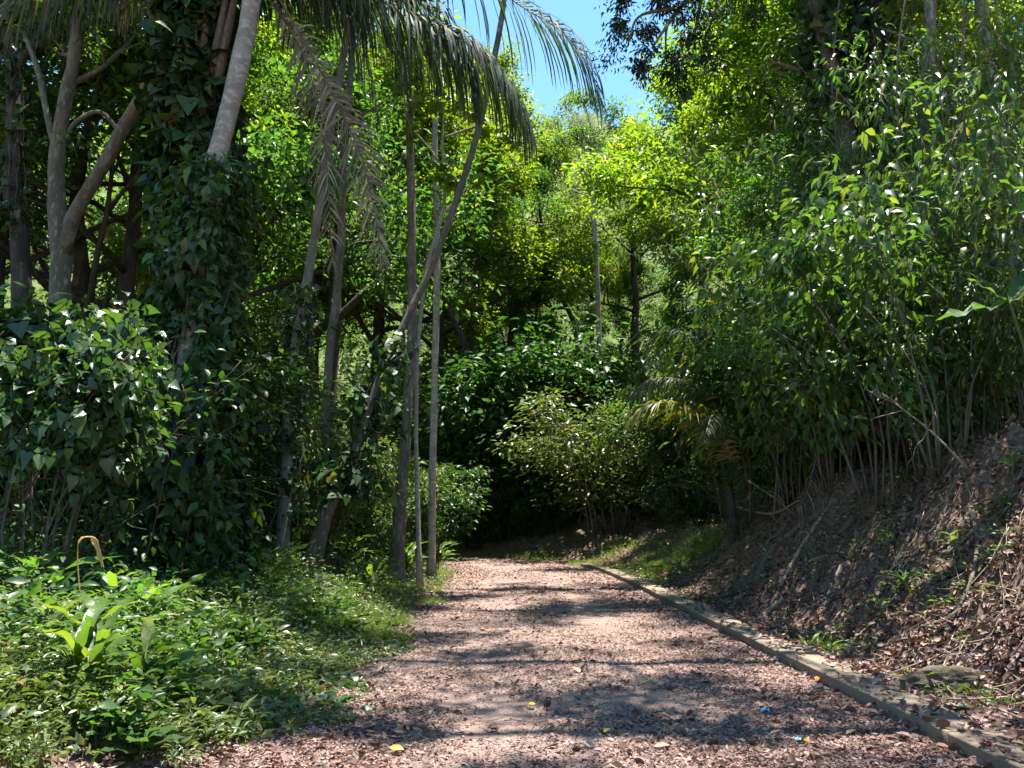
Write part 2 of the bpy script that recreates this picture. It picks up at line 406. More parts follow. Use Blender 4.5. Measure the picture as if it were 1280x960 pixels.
def road_mat():
    m, nt, out = new_mat('leaf_strewn_dirt_road')
    tc = N(nt, 'ShaderNodeTexCoord')
    def nz(scale, det=7.0, w=0.0):
        n = N(nt, 'ShaderNodeTexNoise', Scale=scale, Detail=det, Roughness=.68); n.noise_dimensions = '4D'; n.inputs['W'].default_value = w
        nt.links.new(tc.outputs['Object'], n.inputs['Vector']); return n.outputs['Fac']
    dirt = ramp(nt, nz(1.1), [(.3, (0.169, 0.115, 0.093)), (.5, (0.240, 0.171, 0.142)), (.7, (0.307, 0.230, 0.193))])
    vor = N(nt, 'ShaderNodeTexVoronoi', Scale=85.0); nt.links.new(tc.outputs['Object'], vor.inputs['Vector'])
    chips = ramp(nt, vor.outputs['Color'], [(.1, (0.089, 0.052, 0.040)), (.45, (0.240, 0.160, 0.132)), (.8, (0.347, 0.254, 0.213)), (1, (0.418, 0.342, 0.296))])
    mk = ramp(nt, nz(.55, 5, 5.0), [(.4, (.25, .25, .25)), (.62, (.8, .8, .8))])
    mx = N(nt, 'ShaderNodeMix', data_type='RGBA'); nt.links.new(mk, mx.inputs['Factor'])
    nt.links.new(dirt, mx.inputs['A']); nt.links.new(chips, mx.inputs['B'])
    b = N(nt, 'ShaderNodeBsdfPrincipled', Roughness=.9); b.inputs['Specular IOR Level'].default_value = .25
    nt.links.new(mx.outputs['Result'], b.inputs['Base Color'])
    bp = N(nt, 'ShaderNodeBump', Strength=.8, Distance=.03); nt.links.new(nz(30, 9, 1.0), bp.inputs['Height'])
    bp2 = N(nt, 'ShaderNodeBump', Strength=.6, Distance=.02); nt.links.new(vor.outputs['Distance'], bp2.inputs['Height']); nt.links.new(bp.outputs[0], bp2.inputs['Normal'])
    nt.links.new(bp2.outputs[0], b.inputs['Normal']); nt.links.new(b.outputs[0], out.inputs[0])
    return m

def grid_axis(a, b, fine, lo, hi, grow=1.22):
    mid = list(np.arange(a, b + fine / 2, fine))
    x = a; st = fine; left = []
    while x > lo: st *= grow; x -= st; left.append(x)
    x = mid[-1]; st = fine; right = []
    while x < hi: st *= grow; x += st; right.append(x)
    return np.array(left[::-1] + mid + right)

gx = grid_axis(-10, 10, .13, -700, 700); gy = grid_axis(3, 40, .13, -300, 900)
GX, GY = np.meshgrid(gx, gy)
GZ = height(GX, GY)
nx, ny = len(gx), len(gy)
i = (np.arange(ny - 1)[:, None] * nx + np.arange(nx - 1)[None]).ravel()
q = np.stack([i, i + 1, i + nx + 1, i + nx], -1)
b = MB(); b.add(np.stack([GX, GY, GZ], -1).reshape(-1, 3), [q])
tag(obj('ground', b.mesh('ground', ground_mat(), True)), kind='structure')

def sweep(prof_fn, t0, t1, step):
    """Profile (offset, height) rows carried along the centre line."""
    ts = np.arange(t0, t1, step)
    cx = np.interp(ts, CLT, CL[:, 0]); cy = np.interp(ts, CLT, CL[:, 1])
    dx = np.interp(ts, CLT, CLD[:, 0]); dy = np.interp(ts, CLT, CLD[:, 1])
    rows = []
    for k in range(len(ts)):
        pr = prof_fn(ts[k])
        rows.append([(cx[k] + dy[k] * s, cy[k] - dx[k] * s, z) for s, z in pr])
    A = np.array(rows); n, m = A.shape[:2]
    i = (np.arange(n - 1)[:, None] * m + np.arange(m - 1)[None]).ravel()
    return A, np.stack([i, i + 1, i + m + 1, i + m], -1)

offs = np.linspace(-HALF - .12, HALF + .05, 34)
def road_prof(t):
    n = vnoise(offs, np.full_like(offs, t), .8, 21)
    rut = -.02 * (np.exp(-((offs + .9) / .35) ** 2) + np.exp(-((offs - .9) / .35) ** 2))
    z = .012 * n + rut + .02
    z = np.where(offs < -HALF + .25, z - .06 * smooth(-HALF + .25, -HALF - .12, offs), z)
    return list(zip(offs, z))
A, q = sweep(road_prof, -25, 75, .16)
b = MB(); b.add(A.reshape(-1, 3), [q])
tag(obj('road', b.mesh('road', road_mat(), True)), kind='structure')

def road_z(x, y):
    s, t = road_coords(x, y)
    return .02 + .012 * vnoise(s, t, .8, 21) - .02 * (np.exp(-((s + .9) / .35) ** 2) + np.exp(-((s - .9) / .35) ** 2))

M['kerb'] = noise_mat('weathered_concrete', [(1.2, .5, .14, (.17, .135, .10)), (6, .62, .08, (.16, .125, .09)), (2.2, .70, .05, (.17, .14, .06)), (40, .62, .06, (.32, .25, .18))], (.24, .18, .125), .92, .7, 45, .012)
K0, K1 = HALF + .03, HALF + .43
def kerb_prof(t):
    j = .006 * float(vnoise(np.array([t]), np.array([3.1]), .9, 31)[0]); e = .003 * float(vnoise(np.array([t]), np.array([9.]), 3.0, 33)[0])
    h = .135 + j
    return [(K0 + .045 + e * .5, -.05), (K0 + e, h - .012 + e * .5), (K0 + .012 + e, h), (K0 + .12, h + .004), (K1 - .12, h + .002 + e * .3), (K1 - .01 + e, h - .004), (K1 + .01 + e, h - .02), (K1 + .015, -.05)]  # undercut added to the road face so that it stays in shade
b = MB()
t = -12.0
while t < 30:
    A, q = sweep(kerb_prof, t, t + 5.998, .1034)
    A = A.copy(); A[:, :, 2] += RNG.normal(0, .004); A[:, :, 0] += RNG.normal(0, .004)
    m_ = A.shape[1]; n_ = A.shape[0]
    b.add(A.reshape(-1, 3), [q, np.arange(m_)[None], (np.arange(m_) + (n_ - 1) * m_)[None, ::-1]])
    t += 6.0
tag(obj('kerb', b.mesh('kerb', M['kerb'])), kind='structure')

# ------------------------------------------------------------------ litter and ground cover (nobody could count these)
def lay(name, n, tfun, sfun, Lr, asp, tm, mat, tilt=.35, lift=.012, road=False, keep=None, label=None):
    t = tfun(n); s = sfun(n, t)
    cx = np.interp(t, CLT, CL[:, 0]); cy = np.interp(t, CLT, CL[:, 1]); dx = np.interp(t, CLT, CLD[:, 0]); dy = np.interp(t, CLT, CLD[:, 1])
    x = cx + dy * s; y = cy - dx * s
    if keep is not None:
        k = keep(x, y, s, t); x, y, s, t = x[k], y[k], s[k], t[k]
    n = len(x)
    if road:
        z = road_z(x, y)
        nrm = np.tile(UP, (n, 1))
    else:
        e = .08
        z = height(x, y); zx = (height(x + e, y) - z) / e; zy = (height(x, y + e) - z) / e
        nrm = norm(np.stack([-zx, -zy, np.ones(n)], -1))
        kb = (s > K0) & (s < K1); z = np.where(kb, .142, z); nrm[kb] = UP
    N_ = norm(nrm + RNG.normal(0, tilt, (n, 3)))
    a = RNG.uniform(0, 2 * math.pi, n); D = np.stack([np.cos(a), np.sin(a), RNG.normal(0, .08, n)], -1)
    D = norm(D - N_ * (D * N_).sum(1, keepdims=True))
    L = RNG.uniform(*Lr, n) * RNG.uniform(.7, 1.2, n)
    P = np.stack([x, y, z], -1) + nrm * RNG.uniform(.002, lift, n)[:, None] - D * (L * .5)[:, None]
    b = MB(); b.leaves(P, D, N_, L, L * asp * RNG.uniform(.7, 1.3, n), tm, RNG.normal(0, .12, n))
    return tag(obj(name, b.mesh(name, mat)), label, None, None, 'stuff')

near = lambda a, z: (lambda n: 1 / RNG.uniform(1 / z, 1 / a, n))           # more per metre close by
patchy = lambda x, y, s, t: RNG.uniform(0, 1, len(x)) < .44 + .8 * vnoise(x, y, .7, 41) - .18 * np.exp(-((np.abs(s) - .9) / .4) ** 2) + .65 * smooth(.9, 2.3, np.abs(s + .1))
lay('leaf_litter', 150000, near(4.2, 22), lambda n, t: RNG.uniform(-2.9, 2.55, n), (.012, .046), .5, L_CURL, M['dry_leaf'], .24, .012, True, patchy, 'dry pinkish brown leaves strewn over the dirt road')
lay('leaf_litter', 2600, near(4.2, 26), lambda n, t: RNG.uniform(-2.9, 2.55, n), (.05, .11), .5, L_CURL, M['dry_leaf_bank'], .5, .02, True, patchy, 'larger brown leaves strewn over the dirt road')
lay('leaf_litter', 22000, lambda n: RNG.uniform(14, 44, n), lambda n, t: RNG.uniform(-2.7, 2.55, n), (.05, .11), .6, L_SMALL, M['dry_leaf'], .3, .02, True, patchy, 'dry leaves strewn over the far end of the road')
lay('leaf_litter', 9000, near(4.0, 30), lambda n, t: np.where(RNG.uniform(0, 1, n) < .03, RNG.uniform(K0, K1, n), RNG.uniform(K1, 4.5, n)), (.05, .12), .5, L_CURL, M['dry_leaf'], .4, .03, False, None, 'drift of dry leaves between kerb and bank')
lay('leaf_litter', 48000, near(5, 40), lambda n, t: RNG.uniform(3.3, 9.0, n), (.04, .11), .45, L_CURL, M['dry_leaf_bank'], .5, .05, False, None, 'brown fallen leaves covering the earth bank')
lay('leaf_litter', 1500, near(4.0, 32), lambda n, t: np.where(RNG.uniform(0, 1, n) < .5, RNG.normal(K0 - .05, .05, n), RNG.normal(K1 + .03, .07, n)), (.04, .10), .5, L_CURL, M['dry_leaf'], .5, .07, False, None, 'dry leaves heaped against the kerb')
lay('leaf_litter', 9000, near(4.0, 34), lambda n, t: RNG.uniform(-5.5, -2.1, n), (.03, .08), .5, L_CURL, M['dry_leaf'], .4, .02, False, None, 'dry leaves under the herbs on the verge')

# twigs on the bank
def twig_mesh(n, t0, t1, s0, s1, Lr, r):
    b = MB()
    for k in range(n):
        t = 1 / RNG.uniform(1 / t1, 1 / t0); s = RNG.uniform(s0, s1)
        cx = np.interp(t, CLT, CL[:, 0]); cy = np.interp(t, CLT, CL[:, 1]); dx = np.interp(t, CLT, CLD[:, 0]); dy = np.interp(t, CLT, CLD[:, 1])
        p = np.array([cx + dy * s, cy - dx * s]); a = RNG.uniform(0, 6.28); L = RNG.uniform(*Lr)
        pts = [p + np.array([math.cos(a), math.sin(a)]) * u * L + RNG.normal(0, .03 * L, 2) for u in (0, .35, .7, 1)]
        xy = np.array(pts); z = np.maximum(height(xy[:, 0], xy[:, 1]), .012) + RNG.uniform(.01, .09 if s0 > 0 else .025, 4)
        b.tube(np.column_stack([xy, z]), np.linspace(1, .5, 4) * RNG.uniform(.4, 1) * r, 4)
    return b
tag(obj('twig_litter', twig_mesh(420, 4.5, 26, -2.6, 2.5, (.06, .35), .005).mesh('twig_litter', M['twig_brown'])), 'small twigs strewn over the road', None, None, 'stuff')
tag(obj('twig_litter', twig_mesh(1100, 5.5, 34, 3.4, 8, (.2, 1.0), .009).mesh('twig_litter', M['wood_dead'])), 'dry twigs and rootlets strewn over the earth bank', None, None, 'stuff')

def cover(name, n, t0, t1, s0, s1, hgt, Lr, asp, tm, mat, per, label, keep=None, up=.6, spread=.08, stems=True, area=None, tilt=.6):
    """Low plants: each a short stem with leaves round it."""
    t = 1 / RNG.uniform(1 / t1, 1 / t0, n); s = RNG.uniform(s0, s1, n)
    cx = np.interp(t, CLT, CL[:, 0]); cy = np.interp(t, CLT, CL[:, 1]); dx = np.interp(t, CLT, CLD[:, 0]); dy = np.interp(t, CLT, CLD[:, 1])
    x = cx + dy * s; y = cy - dx * s
    if area: x = RNG.uniform(area[0], area[1], n); y = RNG.uniform(area[2], area[3], n); s, t = road_coords(x, y)
    if keep is not None:
        k = keep(x, y, s, t); x, y, s, t = x[k], y[k], s[k], t[k]
    n = len(x); z = height(x, y)
    H = hgt(s, t, x, y) * RNG.uniform(.6, 1.35, n)
    lean = RNG.normal(0, .25, (n, 2)) * H[:, None]
    top = np.stack([x + lean[:, 0], y + lean[:, 1], z + H], -1); bot = np.stack([x, y, z - .02], -1)
    f = RNG.uniform(.35, 1.0, (n, per))
    a = RNG.uniform(0, 2 * math.pi, (n, per))
    P = bot[:, None] + (top - bot)[:, None] * f[..., None]
    D = np.stack([np.cos(a), np.sin(a), RNG.normal(up * .5, .3, (n, per))], -1)
    P = P + norm(D) * (spread * RNG.uniform(.1, 1, (n, per)))[..., None]
    N_ = UP + RNG.normal(0, tilt, (n, per, 3)) - .3 * D
    L = Lr[0] + (Lr[1] - Lr[0]) * RNG.uniform(0, 1, (n, 1)) ** 1.8 * RNG.uniform(.6, 1.2, (n, per))
    b = MB(); b.leaves(P.reshape(-1, 3), D.reshape(-1, 3), N_.reshape(-1, 3), L.ravel(), L.ravel() * asp * RNG.uniform(.8, 1.2, n * per), tm, RNG.uniform(-.05, .3, n * per))
    if stems:
        w = np.array([.004, 0, 0]); V = np.stack([bot - w, bot + w, top], 1).reshape(-1, 3)
        b.add(V, [np.arange(3 * n).reshape(-1, 3)])
    return tag(obj(name, b.mesh(name, mat)), label, None, None, 'stuff')

edge = lambda x, y, s, t: s < -2.45 - .9 * (1 - smooth(4.8, 7.2, t)) + .45 * np.exp(-((t - 10) / 3.0) ** 2) - .7 * vnoise(x, y, .55, 51) - .5 * vnoise(x, y, 2.2, 52)
clump = lambda f, seed, th: (lambda x, y, s, t: edge(x, y, s, t) & (vnoise(x, y, f, seed) + RNG.normal(0, .12, len(x)) > th))
rise = lambda lo, hi: (lambda s, t, x, y: np.maximum(.03, lo + (hi - lo) * smooth(2.2, 5.0, -s) * (.75 + .8 * vnoise(x, y, .9, 55) + .5 * vnoise(x, y, 2.6, 56))))
cover('herb_cover', 9500, 4.2, 34, -8.5, -1.9, rise(.08, .6), (.04, .15), .5, L_MID, M['leaf_herb'], 6, 'leafy green herbs covering the left verge', clump(.8, 61, -.12))
cover('creeper_cover', 8000, 5.0, 30, -8.0, -1.8, rise(.05, .34), (.04, .11), .85, L_HEART, M['leaf_creep'], 5, 'bluish green creeper with rounded leaves spreading over the left verge', clump(.6, 62, .08))
cover('fine_herb_cover', 9000, 4.2, 16, -6.5, -2.0, rise(.08, .8), (.03, .07), .4, L_SMALL, M['leaf_herb'], 12, 'fine leaved weeds among the herbs of the verge', clump(1.0, 63, .1), spread=.12)
cover('grass', 5500, 11, 36, -4.6, -2.0, lambda s, t, x, y: .03 + .10 * smooth(2.3, 3.5, -s), (.10, .26), .05, L_BLADE, M['grass'], 6, 'short sunlit grass along the left road edge', clump(.4, 64, -.1), up=2.2, stems=False)
cover('grass', 5200, 22, 46, 2.7, 5.6, lambda s, t, x, y: .04 + .05 * smooth(3, 4, s), (.10, .28), .05, L_BLADE, M['grass'], 6, 'dry yellowish grass behind the far end of the kerb', lambda x, y, s, t: vnoise(x, y, .5, 65) > -.2, up=2.0, stems=False)
cover('herb_cover', 1500, 20, 46, 3.0, 6.5, lambda s, t, x, y: .12 + 0 * s, (.07, .15), .5, L_MID, M['leaf_herb'], 6, 'light green herbs along the foot of the far bank', lambda x, y, s, t: vnoise(x, y, .5, 66) > -.1)
cover('tall_herb_cover', 2800, 5.5, 30, -9.5, -3.2, rise(.25, .75), (.09, .22), .42, L_MID, M['leaf_mid'], 9, 'taller shaded herbs at the back of the left verge', clump(.6, 71, -.1), spread=.14)
cover('weed_stalk_cover', 3600, 4.4, 24, -7.5, -2.5, lambda s, t, x, y: .2 + .55 * smooth(2.4, 4.5, -s) * (.8 + .8 * vnoise(x, y, 1.1, 57)), (.05, .18), .24, L_LANCE, M['leaf_herb'], 9, 'upright narrow leaved weeds standing above the verge herbs', clump(.9, 72, .0), spread=.05)
cover('bank_weeds', 4500, 5, 26, 3.2, 8.0, lambda s, t, x, y: .07 + .05 * smooth(4, 6, s), (.035, .09), .5, L_MID, M['leaf_mid'], 6, 'small weeds growing out of the leaf covered bank', lambda x, y, s, t: vnoise(x, y, .8, 67) > .12)
cover('forest_floor_cover', 9000, 9, 60, -30, -6.5, lambda s, t, x, y: .25 + .25 * vnoise(x, y, .3, 68), (.10, .22), .5, L_SMALL, M['leaf_mid'], 7, 'low green undergrowth on the forest floor behind the verge', None, spread=.2)
cover('hill_cover', 15000, 46, 60, -70, 30, lambda s, t, x, y: .5 + .4 * vnoise(x, y, .1, 69), (.3, .7), .5, L_SMALL, M['leaf_olive'], 8, 'sunlit scrub on the hillside beyond the forest', None, spread=.6, stems=False, area=(-75, 45, 50, 115))

# ------------------------------------------------------------------ growing things
def grow(rng, p, d, L, r, depth, tubes, tips, wob=.22, lift=.08, kids=(3, 5), sides=5):
    seg = 5 if depth else 3
    pts = [p]; rad = [r]
    for k in range(seg):
        d = norm(d + rng.normal(0, wob, 3) * .6 + UP * lift)
        p = p + d * L / seg
        pts.append(p); rad.append(r * (1 - .6 * (k + 1) / seg))
    tubes.append((np.array(pts), np.array(rad), sides))
    if depth == 0:
        tips.append((pts[-1], d)); tips.append((pts[1], d))
        return
    for k in range(rng.integers(*kids)):
        f = rng.uniform(.4, 1.0) if k else 1.0
        q = f * seg; a = min(int(q), seg - 1); w = q - a
        bp = pts[a] * (1 - w) + pts[a + 1] * w
        side = norm(np.cross(d, rng.normal(0, 1, 3)))
        nd = norm(d * rng.uniform(.5, .9) + side * rng.uniform(.5, .9) + UP * .1)
        grow(rng, bp, nd, L * rng.uniform(.42, .62), r * (1 - .6 * f) * .8, depth - 1, tubes, tips, wob, lift, kids, max(3, sides - 1))

def clumps(rng, tips, per, R, L, asp, droop=.2, flat=.35, squash=.6):
    """Leaf sprays around twig ends."""
    tp = np.array([t[0] for t in tips]); td = np.array([t[1] for t in tips])
    n = len(tp); cnt = rng.integers(int(per * .5), int(per * 1.5), n)
    idx = np.repeat(np.arange(n), cnt); m = len(idx)
    o = rng.normal(0, 1, (m, 3)); o = o / np.linalg.norm(o, axis=1, keepdims=True) * rng.uniform(.05, 1, (m, 1)) ** .6
    P = tp[idx] + o * np.array([R, R, R * squash]) * rng.uniform(.6, 1.3, n)[idx][:, None]
    D = norm(o * np.array([1, 1, .35]) + rng.normal(0, .35, (m, 3)) + td[idx] * .3 - UP * droop)
    Nn = UP[None] + rng.normal(0, flat, (m, 3)) + .25 * o
    Ls = rng.uniform(.65, 1.25, m) * L
    return P, D, Nn, Ls, Ls * asp * rng.uniform(.8, 1.15, m), rng.uniform(-.08, .45, m)

def tubes_mesh(name, tubes, mat, minr=.006, origin=None, lump=.05):
    b = MB()
    for pts, rad, sd in tubes:
        b.tube(pts if origin is None else pts - origin, np.maximum(rad, minr), sd, lump)
    return b.mesh(name, mat, True)

def crown_limbs(rng, path, rad, f0, nl, R, depth=2, elev=(.15, .75), wob=.22, leader=True, prof=None):
    """Limbs leaving a trunk above the fraction f0 of its length."""
    tubes, tips = [], []
    n = len(path)
    for k in range(nl):
        f = f0 + (1 - f0) * (k + .5) / nl
        q = f * (n - 1); a = min(int(q), n - 2); w = q - a
        p = path[a] * (1 - w) + path[a + 1] * w; r = rad[a] * (1 - w) + rad[a + 1] * w
        az = k * 2.4 + rng.uniform(-.4, .4); el = rng.uniform(*elev) + .35 * (f - f0)
        d = np.array([math.cos(az) * math.cos(el), math.sin(az) * math.cos(el), math.sin(el)])
        u = (f - f0) / (1 - f0)
        ln = R * (prof(u) if prof else (.75 + .5 * math.sin(math.pi * min(1, u * .8 + .25)))) * rng.uniform(.75, 1.15)
        grow(rng, p, d, ln * .8, r * .5, depth, tubes, tips, wob)
    if leader:
        grow(rng, path[-1], norm(path[-1] - path[-2]), R * .6, rad[-1], depth, tubes, tips, wob)
    return tubes, tips

def tree_proto(seed, H, f0, R, r0, nl, per, cl, L, asp, tm, bark, leaf, depth=2, droop=.2, squash=.6, crook=.25):
    rng = np.random.default_rng(seed)
    pts = [np.zeros(3) - UP * .3]
    for k in range(1, 9):
        pts.append(np.array([0, 0, H * .8 * k / 8]) + np.append(rng.normal(0, crook, 2) * (k / 8), 0))
    path = spline(pts, 18); f = np.linspace(0, 1, 18)
    rad = r0 * (1 - .65 * f) * (1 + .5 * np.exp(-f * 18))
    tubes = [(path, rad, 9)]
    tb, tips = crown_limbs(rng, path, rad, f0, nl, R, depth)
    tr = tubes_mesh('trunk', tubes + tb, M[bark], .012)
    b = MB(); b.spray(clumps(rng, tips, per, cl, L, asp, droop, .4, squash), tm)
    return tr, b.mesh('crown', M[leaf])

PROTO = {}
def tree(kind, name, px, Y, topy, label, rz=None, group=None, wide=1.0):
    """A tree whose crown reaches the height topy of the photograph, standing at distance Y."""
    tr, cr, H = PROTO[kind]
    x = (px - 640) / FPX * Y * math.cos(PITCH); z = hz(x, Y)
    x = at(px, 600, Y)[0]; z = hz(x, Y)
    h = at(px, topy, Y)[2] - z
    s = h / H
    t = thing(name, label, 'tree', (x, Y, z - .05), group, RNG.uniform(0, 6.28) if rz is None else rz)
    t.scale = (s * wide, s * wide, s)
    obj('trunk', tr, t); obj('crown', cr, t)
    return t

def proto(kind, *a, **k):
    tr, cr = tree_proto(*a, **k)
    top = max(v.co.z for v in list(cr.vertices)[::7])
    PROTO[kind] = (tr, cr, top)

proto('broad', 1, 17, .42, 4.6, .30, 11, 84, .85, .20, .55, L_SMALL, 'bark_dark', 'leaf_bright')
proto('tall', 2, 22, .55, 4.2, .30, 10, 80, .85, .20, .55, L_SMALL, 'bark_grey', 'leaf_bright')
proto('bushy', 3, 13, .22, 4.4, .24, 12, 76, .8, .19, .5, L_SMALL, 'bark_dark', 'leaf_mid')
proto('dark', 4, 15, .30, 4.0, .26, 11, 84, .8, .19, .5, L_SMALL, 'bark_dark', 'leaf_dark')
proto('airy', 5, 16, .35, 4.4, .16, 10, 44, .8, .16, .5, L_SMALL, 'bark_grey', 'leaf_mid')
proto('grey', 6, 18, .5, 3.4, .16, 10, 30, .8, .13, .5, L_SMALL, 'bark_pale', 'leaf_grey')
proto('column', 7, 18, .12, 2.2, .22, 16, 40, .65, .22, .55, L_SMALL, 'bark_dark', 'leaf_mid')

def shrub_proto(seed, H, spread, ns, r, per, L, asp, tm, leaf, bark='twig', f0=.3, arch=.5, cl=.28, kids=5, droop=.35):
    rng = np.random.default_rng(seed)
    tubes, tips = [], []
    for k in range(ns):
        az = rng.uniform(0, 6.28); o = rng.uniform(0, .25 * spread)
        p0 = np.array([math.cos(az) * o, math.sin(az) * o, -.1])
        out = np.array([math.cos(az), math.sin(az), 0]); h = H * rng.uniform(.6, 1.0); w = spread * rng.uniform(.3, 1)
        ctl = [p0, p0 + UP * h * .4 + out * w * .15 + rng.normal(0, .06, 3), p0 + UP * h * .8 + out * w * .55 + rng.normal(0, .1, 3), p0 + UP * h * (1 - .12 * arch) + out * w]
        path = spline(ctl, 10); rad = r * np.linspace(1, .35, 10) * rng.uniform(.6, 1.1)
        tubes.append((path, rad, 5))
        for j in range(kids):
            f = rng.uniform(f0, 1); q = f * 9; a = min(int(q), 8)
            d = norm(out * .6 + rng.normal(0, .7, 3) + UP * .25)
            grow(rng, path[a], d, H * .16 * rng.uniform(.6, 1.3), rad[a] * .5, 0, tubes, tips)
        tips.append((path[-1], norm(path[-1] - path[-2])))
    b = MB(); b.spray(clumps(rng, tips, per, cl, L, asp, droop, .45, .8), tm)
    top = max(p[0][2] for p in tips)
    return tubes_mesh('stems', tubes, M[bark], .004), b.mesh('foliage', M[leaf], L > .12), top

SH = {}
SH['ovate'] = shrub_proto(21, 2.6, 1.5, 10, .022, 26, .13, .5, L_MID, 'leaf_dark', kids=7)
SH['ovate_lit'] = shrub_proto(22, 2.6, 1.6, 10, .02, 24, .13, .5, L_MID, 'leaf_mid', kids=7)  # lit copy of the shrub above, sunlight put into a lighter leaf colour
SH['fine'] = shrub_proto(23, 2.8, 1.9, 13, .02, 40, .085, .45, L_SMALL, 'leaf_herb', kids=8, cl=.32)
SH['lance'] = shrub_proto(24, 4.2, 1.5, 8, .022, 11, .24, .30, L_LANCE, 'leaf_lance', f0=.35, kids=8, cl=.34, droop=.75)
SH['lance_thin'] = shrub_proto(25, 5.0, 1.3, 8, .02, 9, .21, .34, L_LANCE, 'leaf_lance', f0=.5, kids=7, cl=.34, droop=.6)
SH['leggy'] = shrub_proto(26, 4.0, 2.2, 13, .015, 13, .15, .42, L_MID, 'leaf_lance', 'twig_brown', f0=.3, kids=5, cl=.3, droop=.4)
SH['thicket'] = shrub_proto(27, 3.0, 2.4, 24, .011, 7, .10, .5, L_MID, 'leaf_dark', 'twig_brown', f0=.15, kids=5, cl=.3)
SH['wall'] = shrub_proto(28, 4.4, 2.0, 14, .028, 36, .16, .5, L_SMALL, 'leaf_dark', 'bark_grey', f0=.12, kids=11, cl=.42)

SH['ivy'] = shrub_proto(30, 4.4, 2.3, 10, .028, 52, .13, .5, L_SMALL, 'leaf_mid', 'bark_grey', f0=.1, kids=12, cl=.36, arch=-.1)
SH['tallthin'] = shrub_proto(37, 9.0, 2.0, 10, .035, 15, .20, .33, L_LANCE, 'leaf_lance', 'bark_grey', f0=.28, kids=14, cl=.55, droop=.6)
SH['broad'] = shrub_proto(36, 3.4, 1.5, 8, .02, 15, .15, .5, L_MID, 'leaf_mid', f0=.35, kids=7, cl=.36, droop=.6)

def shrub(kind, px, Y, topy, label, name='shrub', cat='shrub', wide=1.0, group=None, py=None, rz=None):
    st, fo, H = SH[kind]
    x = at(px, 620, Y)[0]; z = hz(x, Y)
    s = max(.25, (at(px, topy, Y)[2] - z) / H)
    t = thing(name, label, cat, (x, Y, z - .03), group, RNG.uniform(0, 6.28) if rz is None else rz)
    t.scale = (s * wide, s * wide, s)
    obj('stems', st, t); obj('foliage', fo, t)
    return t

def near_tree(name, label, path_px, rpx, bark, crown=None, seed=0, n=26, lump=.06, sides=12, cat='tree', extra=None, k=1.0):
    """A trunk drawn through points of the photograph, each at its own distance: path_px = [(px, py, Y)], rpx = half width in pixels there."""
    rng = np.random.default_rng(seed + 100)
    path_px = [(p[0], p[1], p[2] * k) for p in path_px]
    extra = [([(p[0], p[1], p[2] * k) for p in pp], rr) for pp, rr in extra] if extra else None
    P = np.array([at(*p) for p in path_px]); Rr = np.array([r * p[2] / FPX for r, p in zip(rpx, path_px)])
    base = P[0].copy(); g = hz(base[0], base[1])
    P[0][2] = g - .15
    origin = P[0].copy()
    path = spline(P, n) - origin; rad = np.interp(np.linspace(0, 1, n), np.linspace(0, 1, len(Rr)), Rr)
    path = path + np.column_stack([vnoise(np.arange(n) * .7, np.full(n, seed * 3.3), .6, 5), vnoise(np.arange(n) * .7, np.full(n, seed * 5.1), .6, 9), np.zeros(n)]) * rad[:, None] * .35
    rad = rad * (1 + .10 * vnoise(np.arange(n) * 1.3, np.full(n, seed * 2.7), 1.0, 77))
    arc = np.concatenate([[0], np.cumsum(np.linalg.norm(np.diff(path, axis=0), axis=1))])
    rad = rad * (1 + .7 * np.exp(-arc / .35))
    t = thing(name, label, cat, origin)
    b = MB(); b.tube(path, rad, sides, lump, rng)
    tubes, tips = [], []
    if extra:
        for pp, rr in extra:
            E = np.array([at(*p) for p in pp]) - origin
            er = np.array([r * p[2] / FPX for r, p in zip(rr, pp)])
            m = 14
            b.tube(spline(E, m), np.interp(np.linspace(0, 1, m), np.linspace(0, 1, len(er)), er), 8, lump, rng)
            tips.append((E[-1], norm(E[-1] - E[-2])))
    if crown:
        f0, nl, R, per, cl, L, asp, tm, leaf, droop = crown
        tb, tp = crown_limbs(rng, path, rad, f0, nl, R)
        for pts, rd, sd in tb: b.tube(pts, np.maximum(rd, .008), sd, .04, rng)
        tips += tp
    obj('trunk', b.mesh('trunk', M[bark], True), t)
    if crown:
        b = MB(); b.spray(clumps(rng, tips, per, cl, L, asp, droop), tm)
        obj('crown', b.mesh('crown', M[leaf]), t)
    return t, path + origin, rad

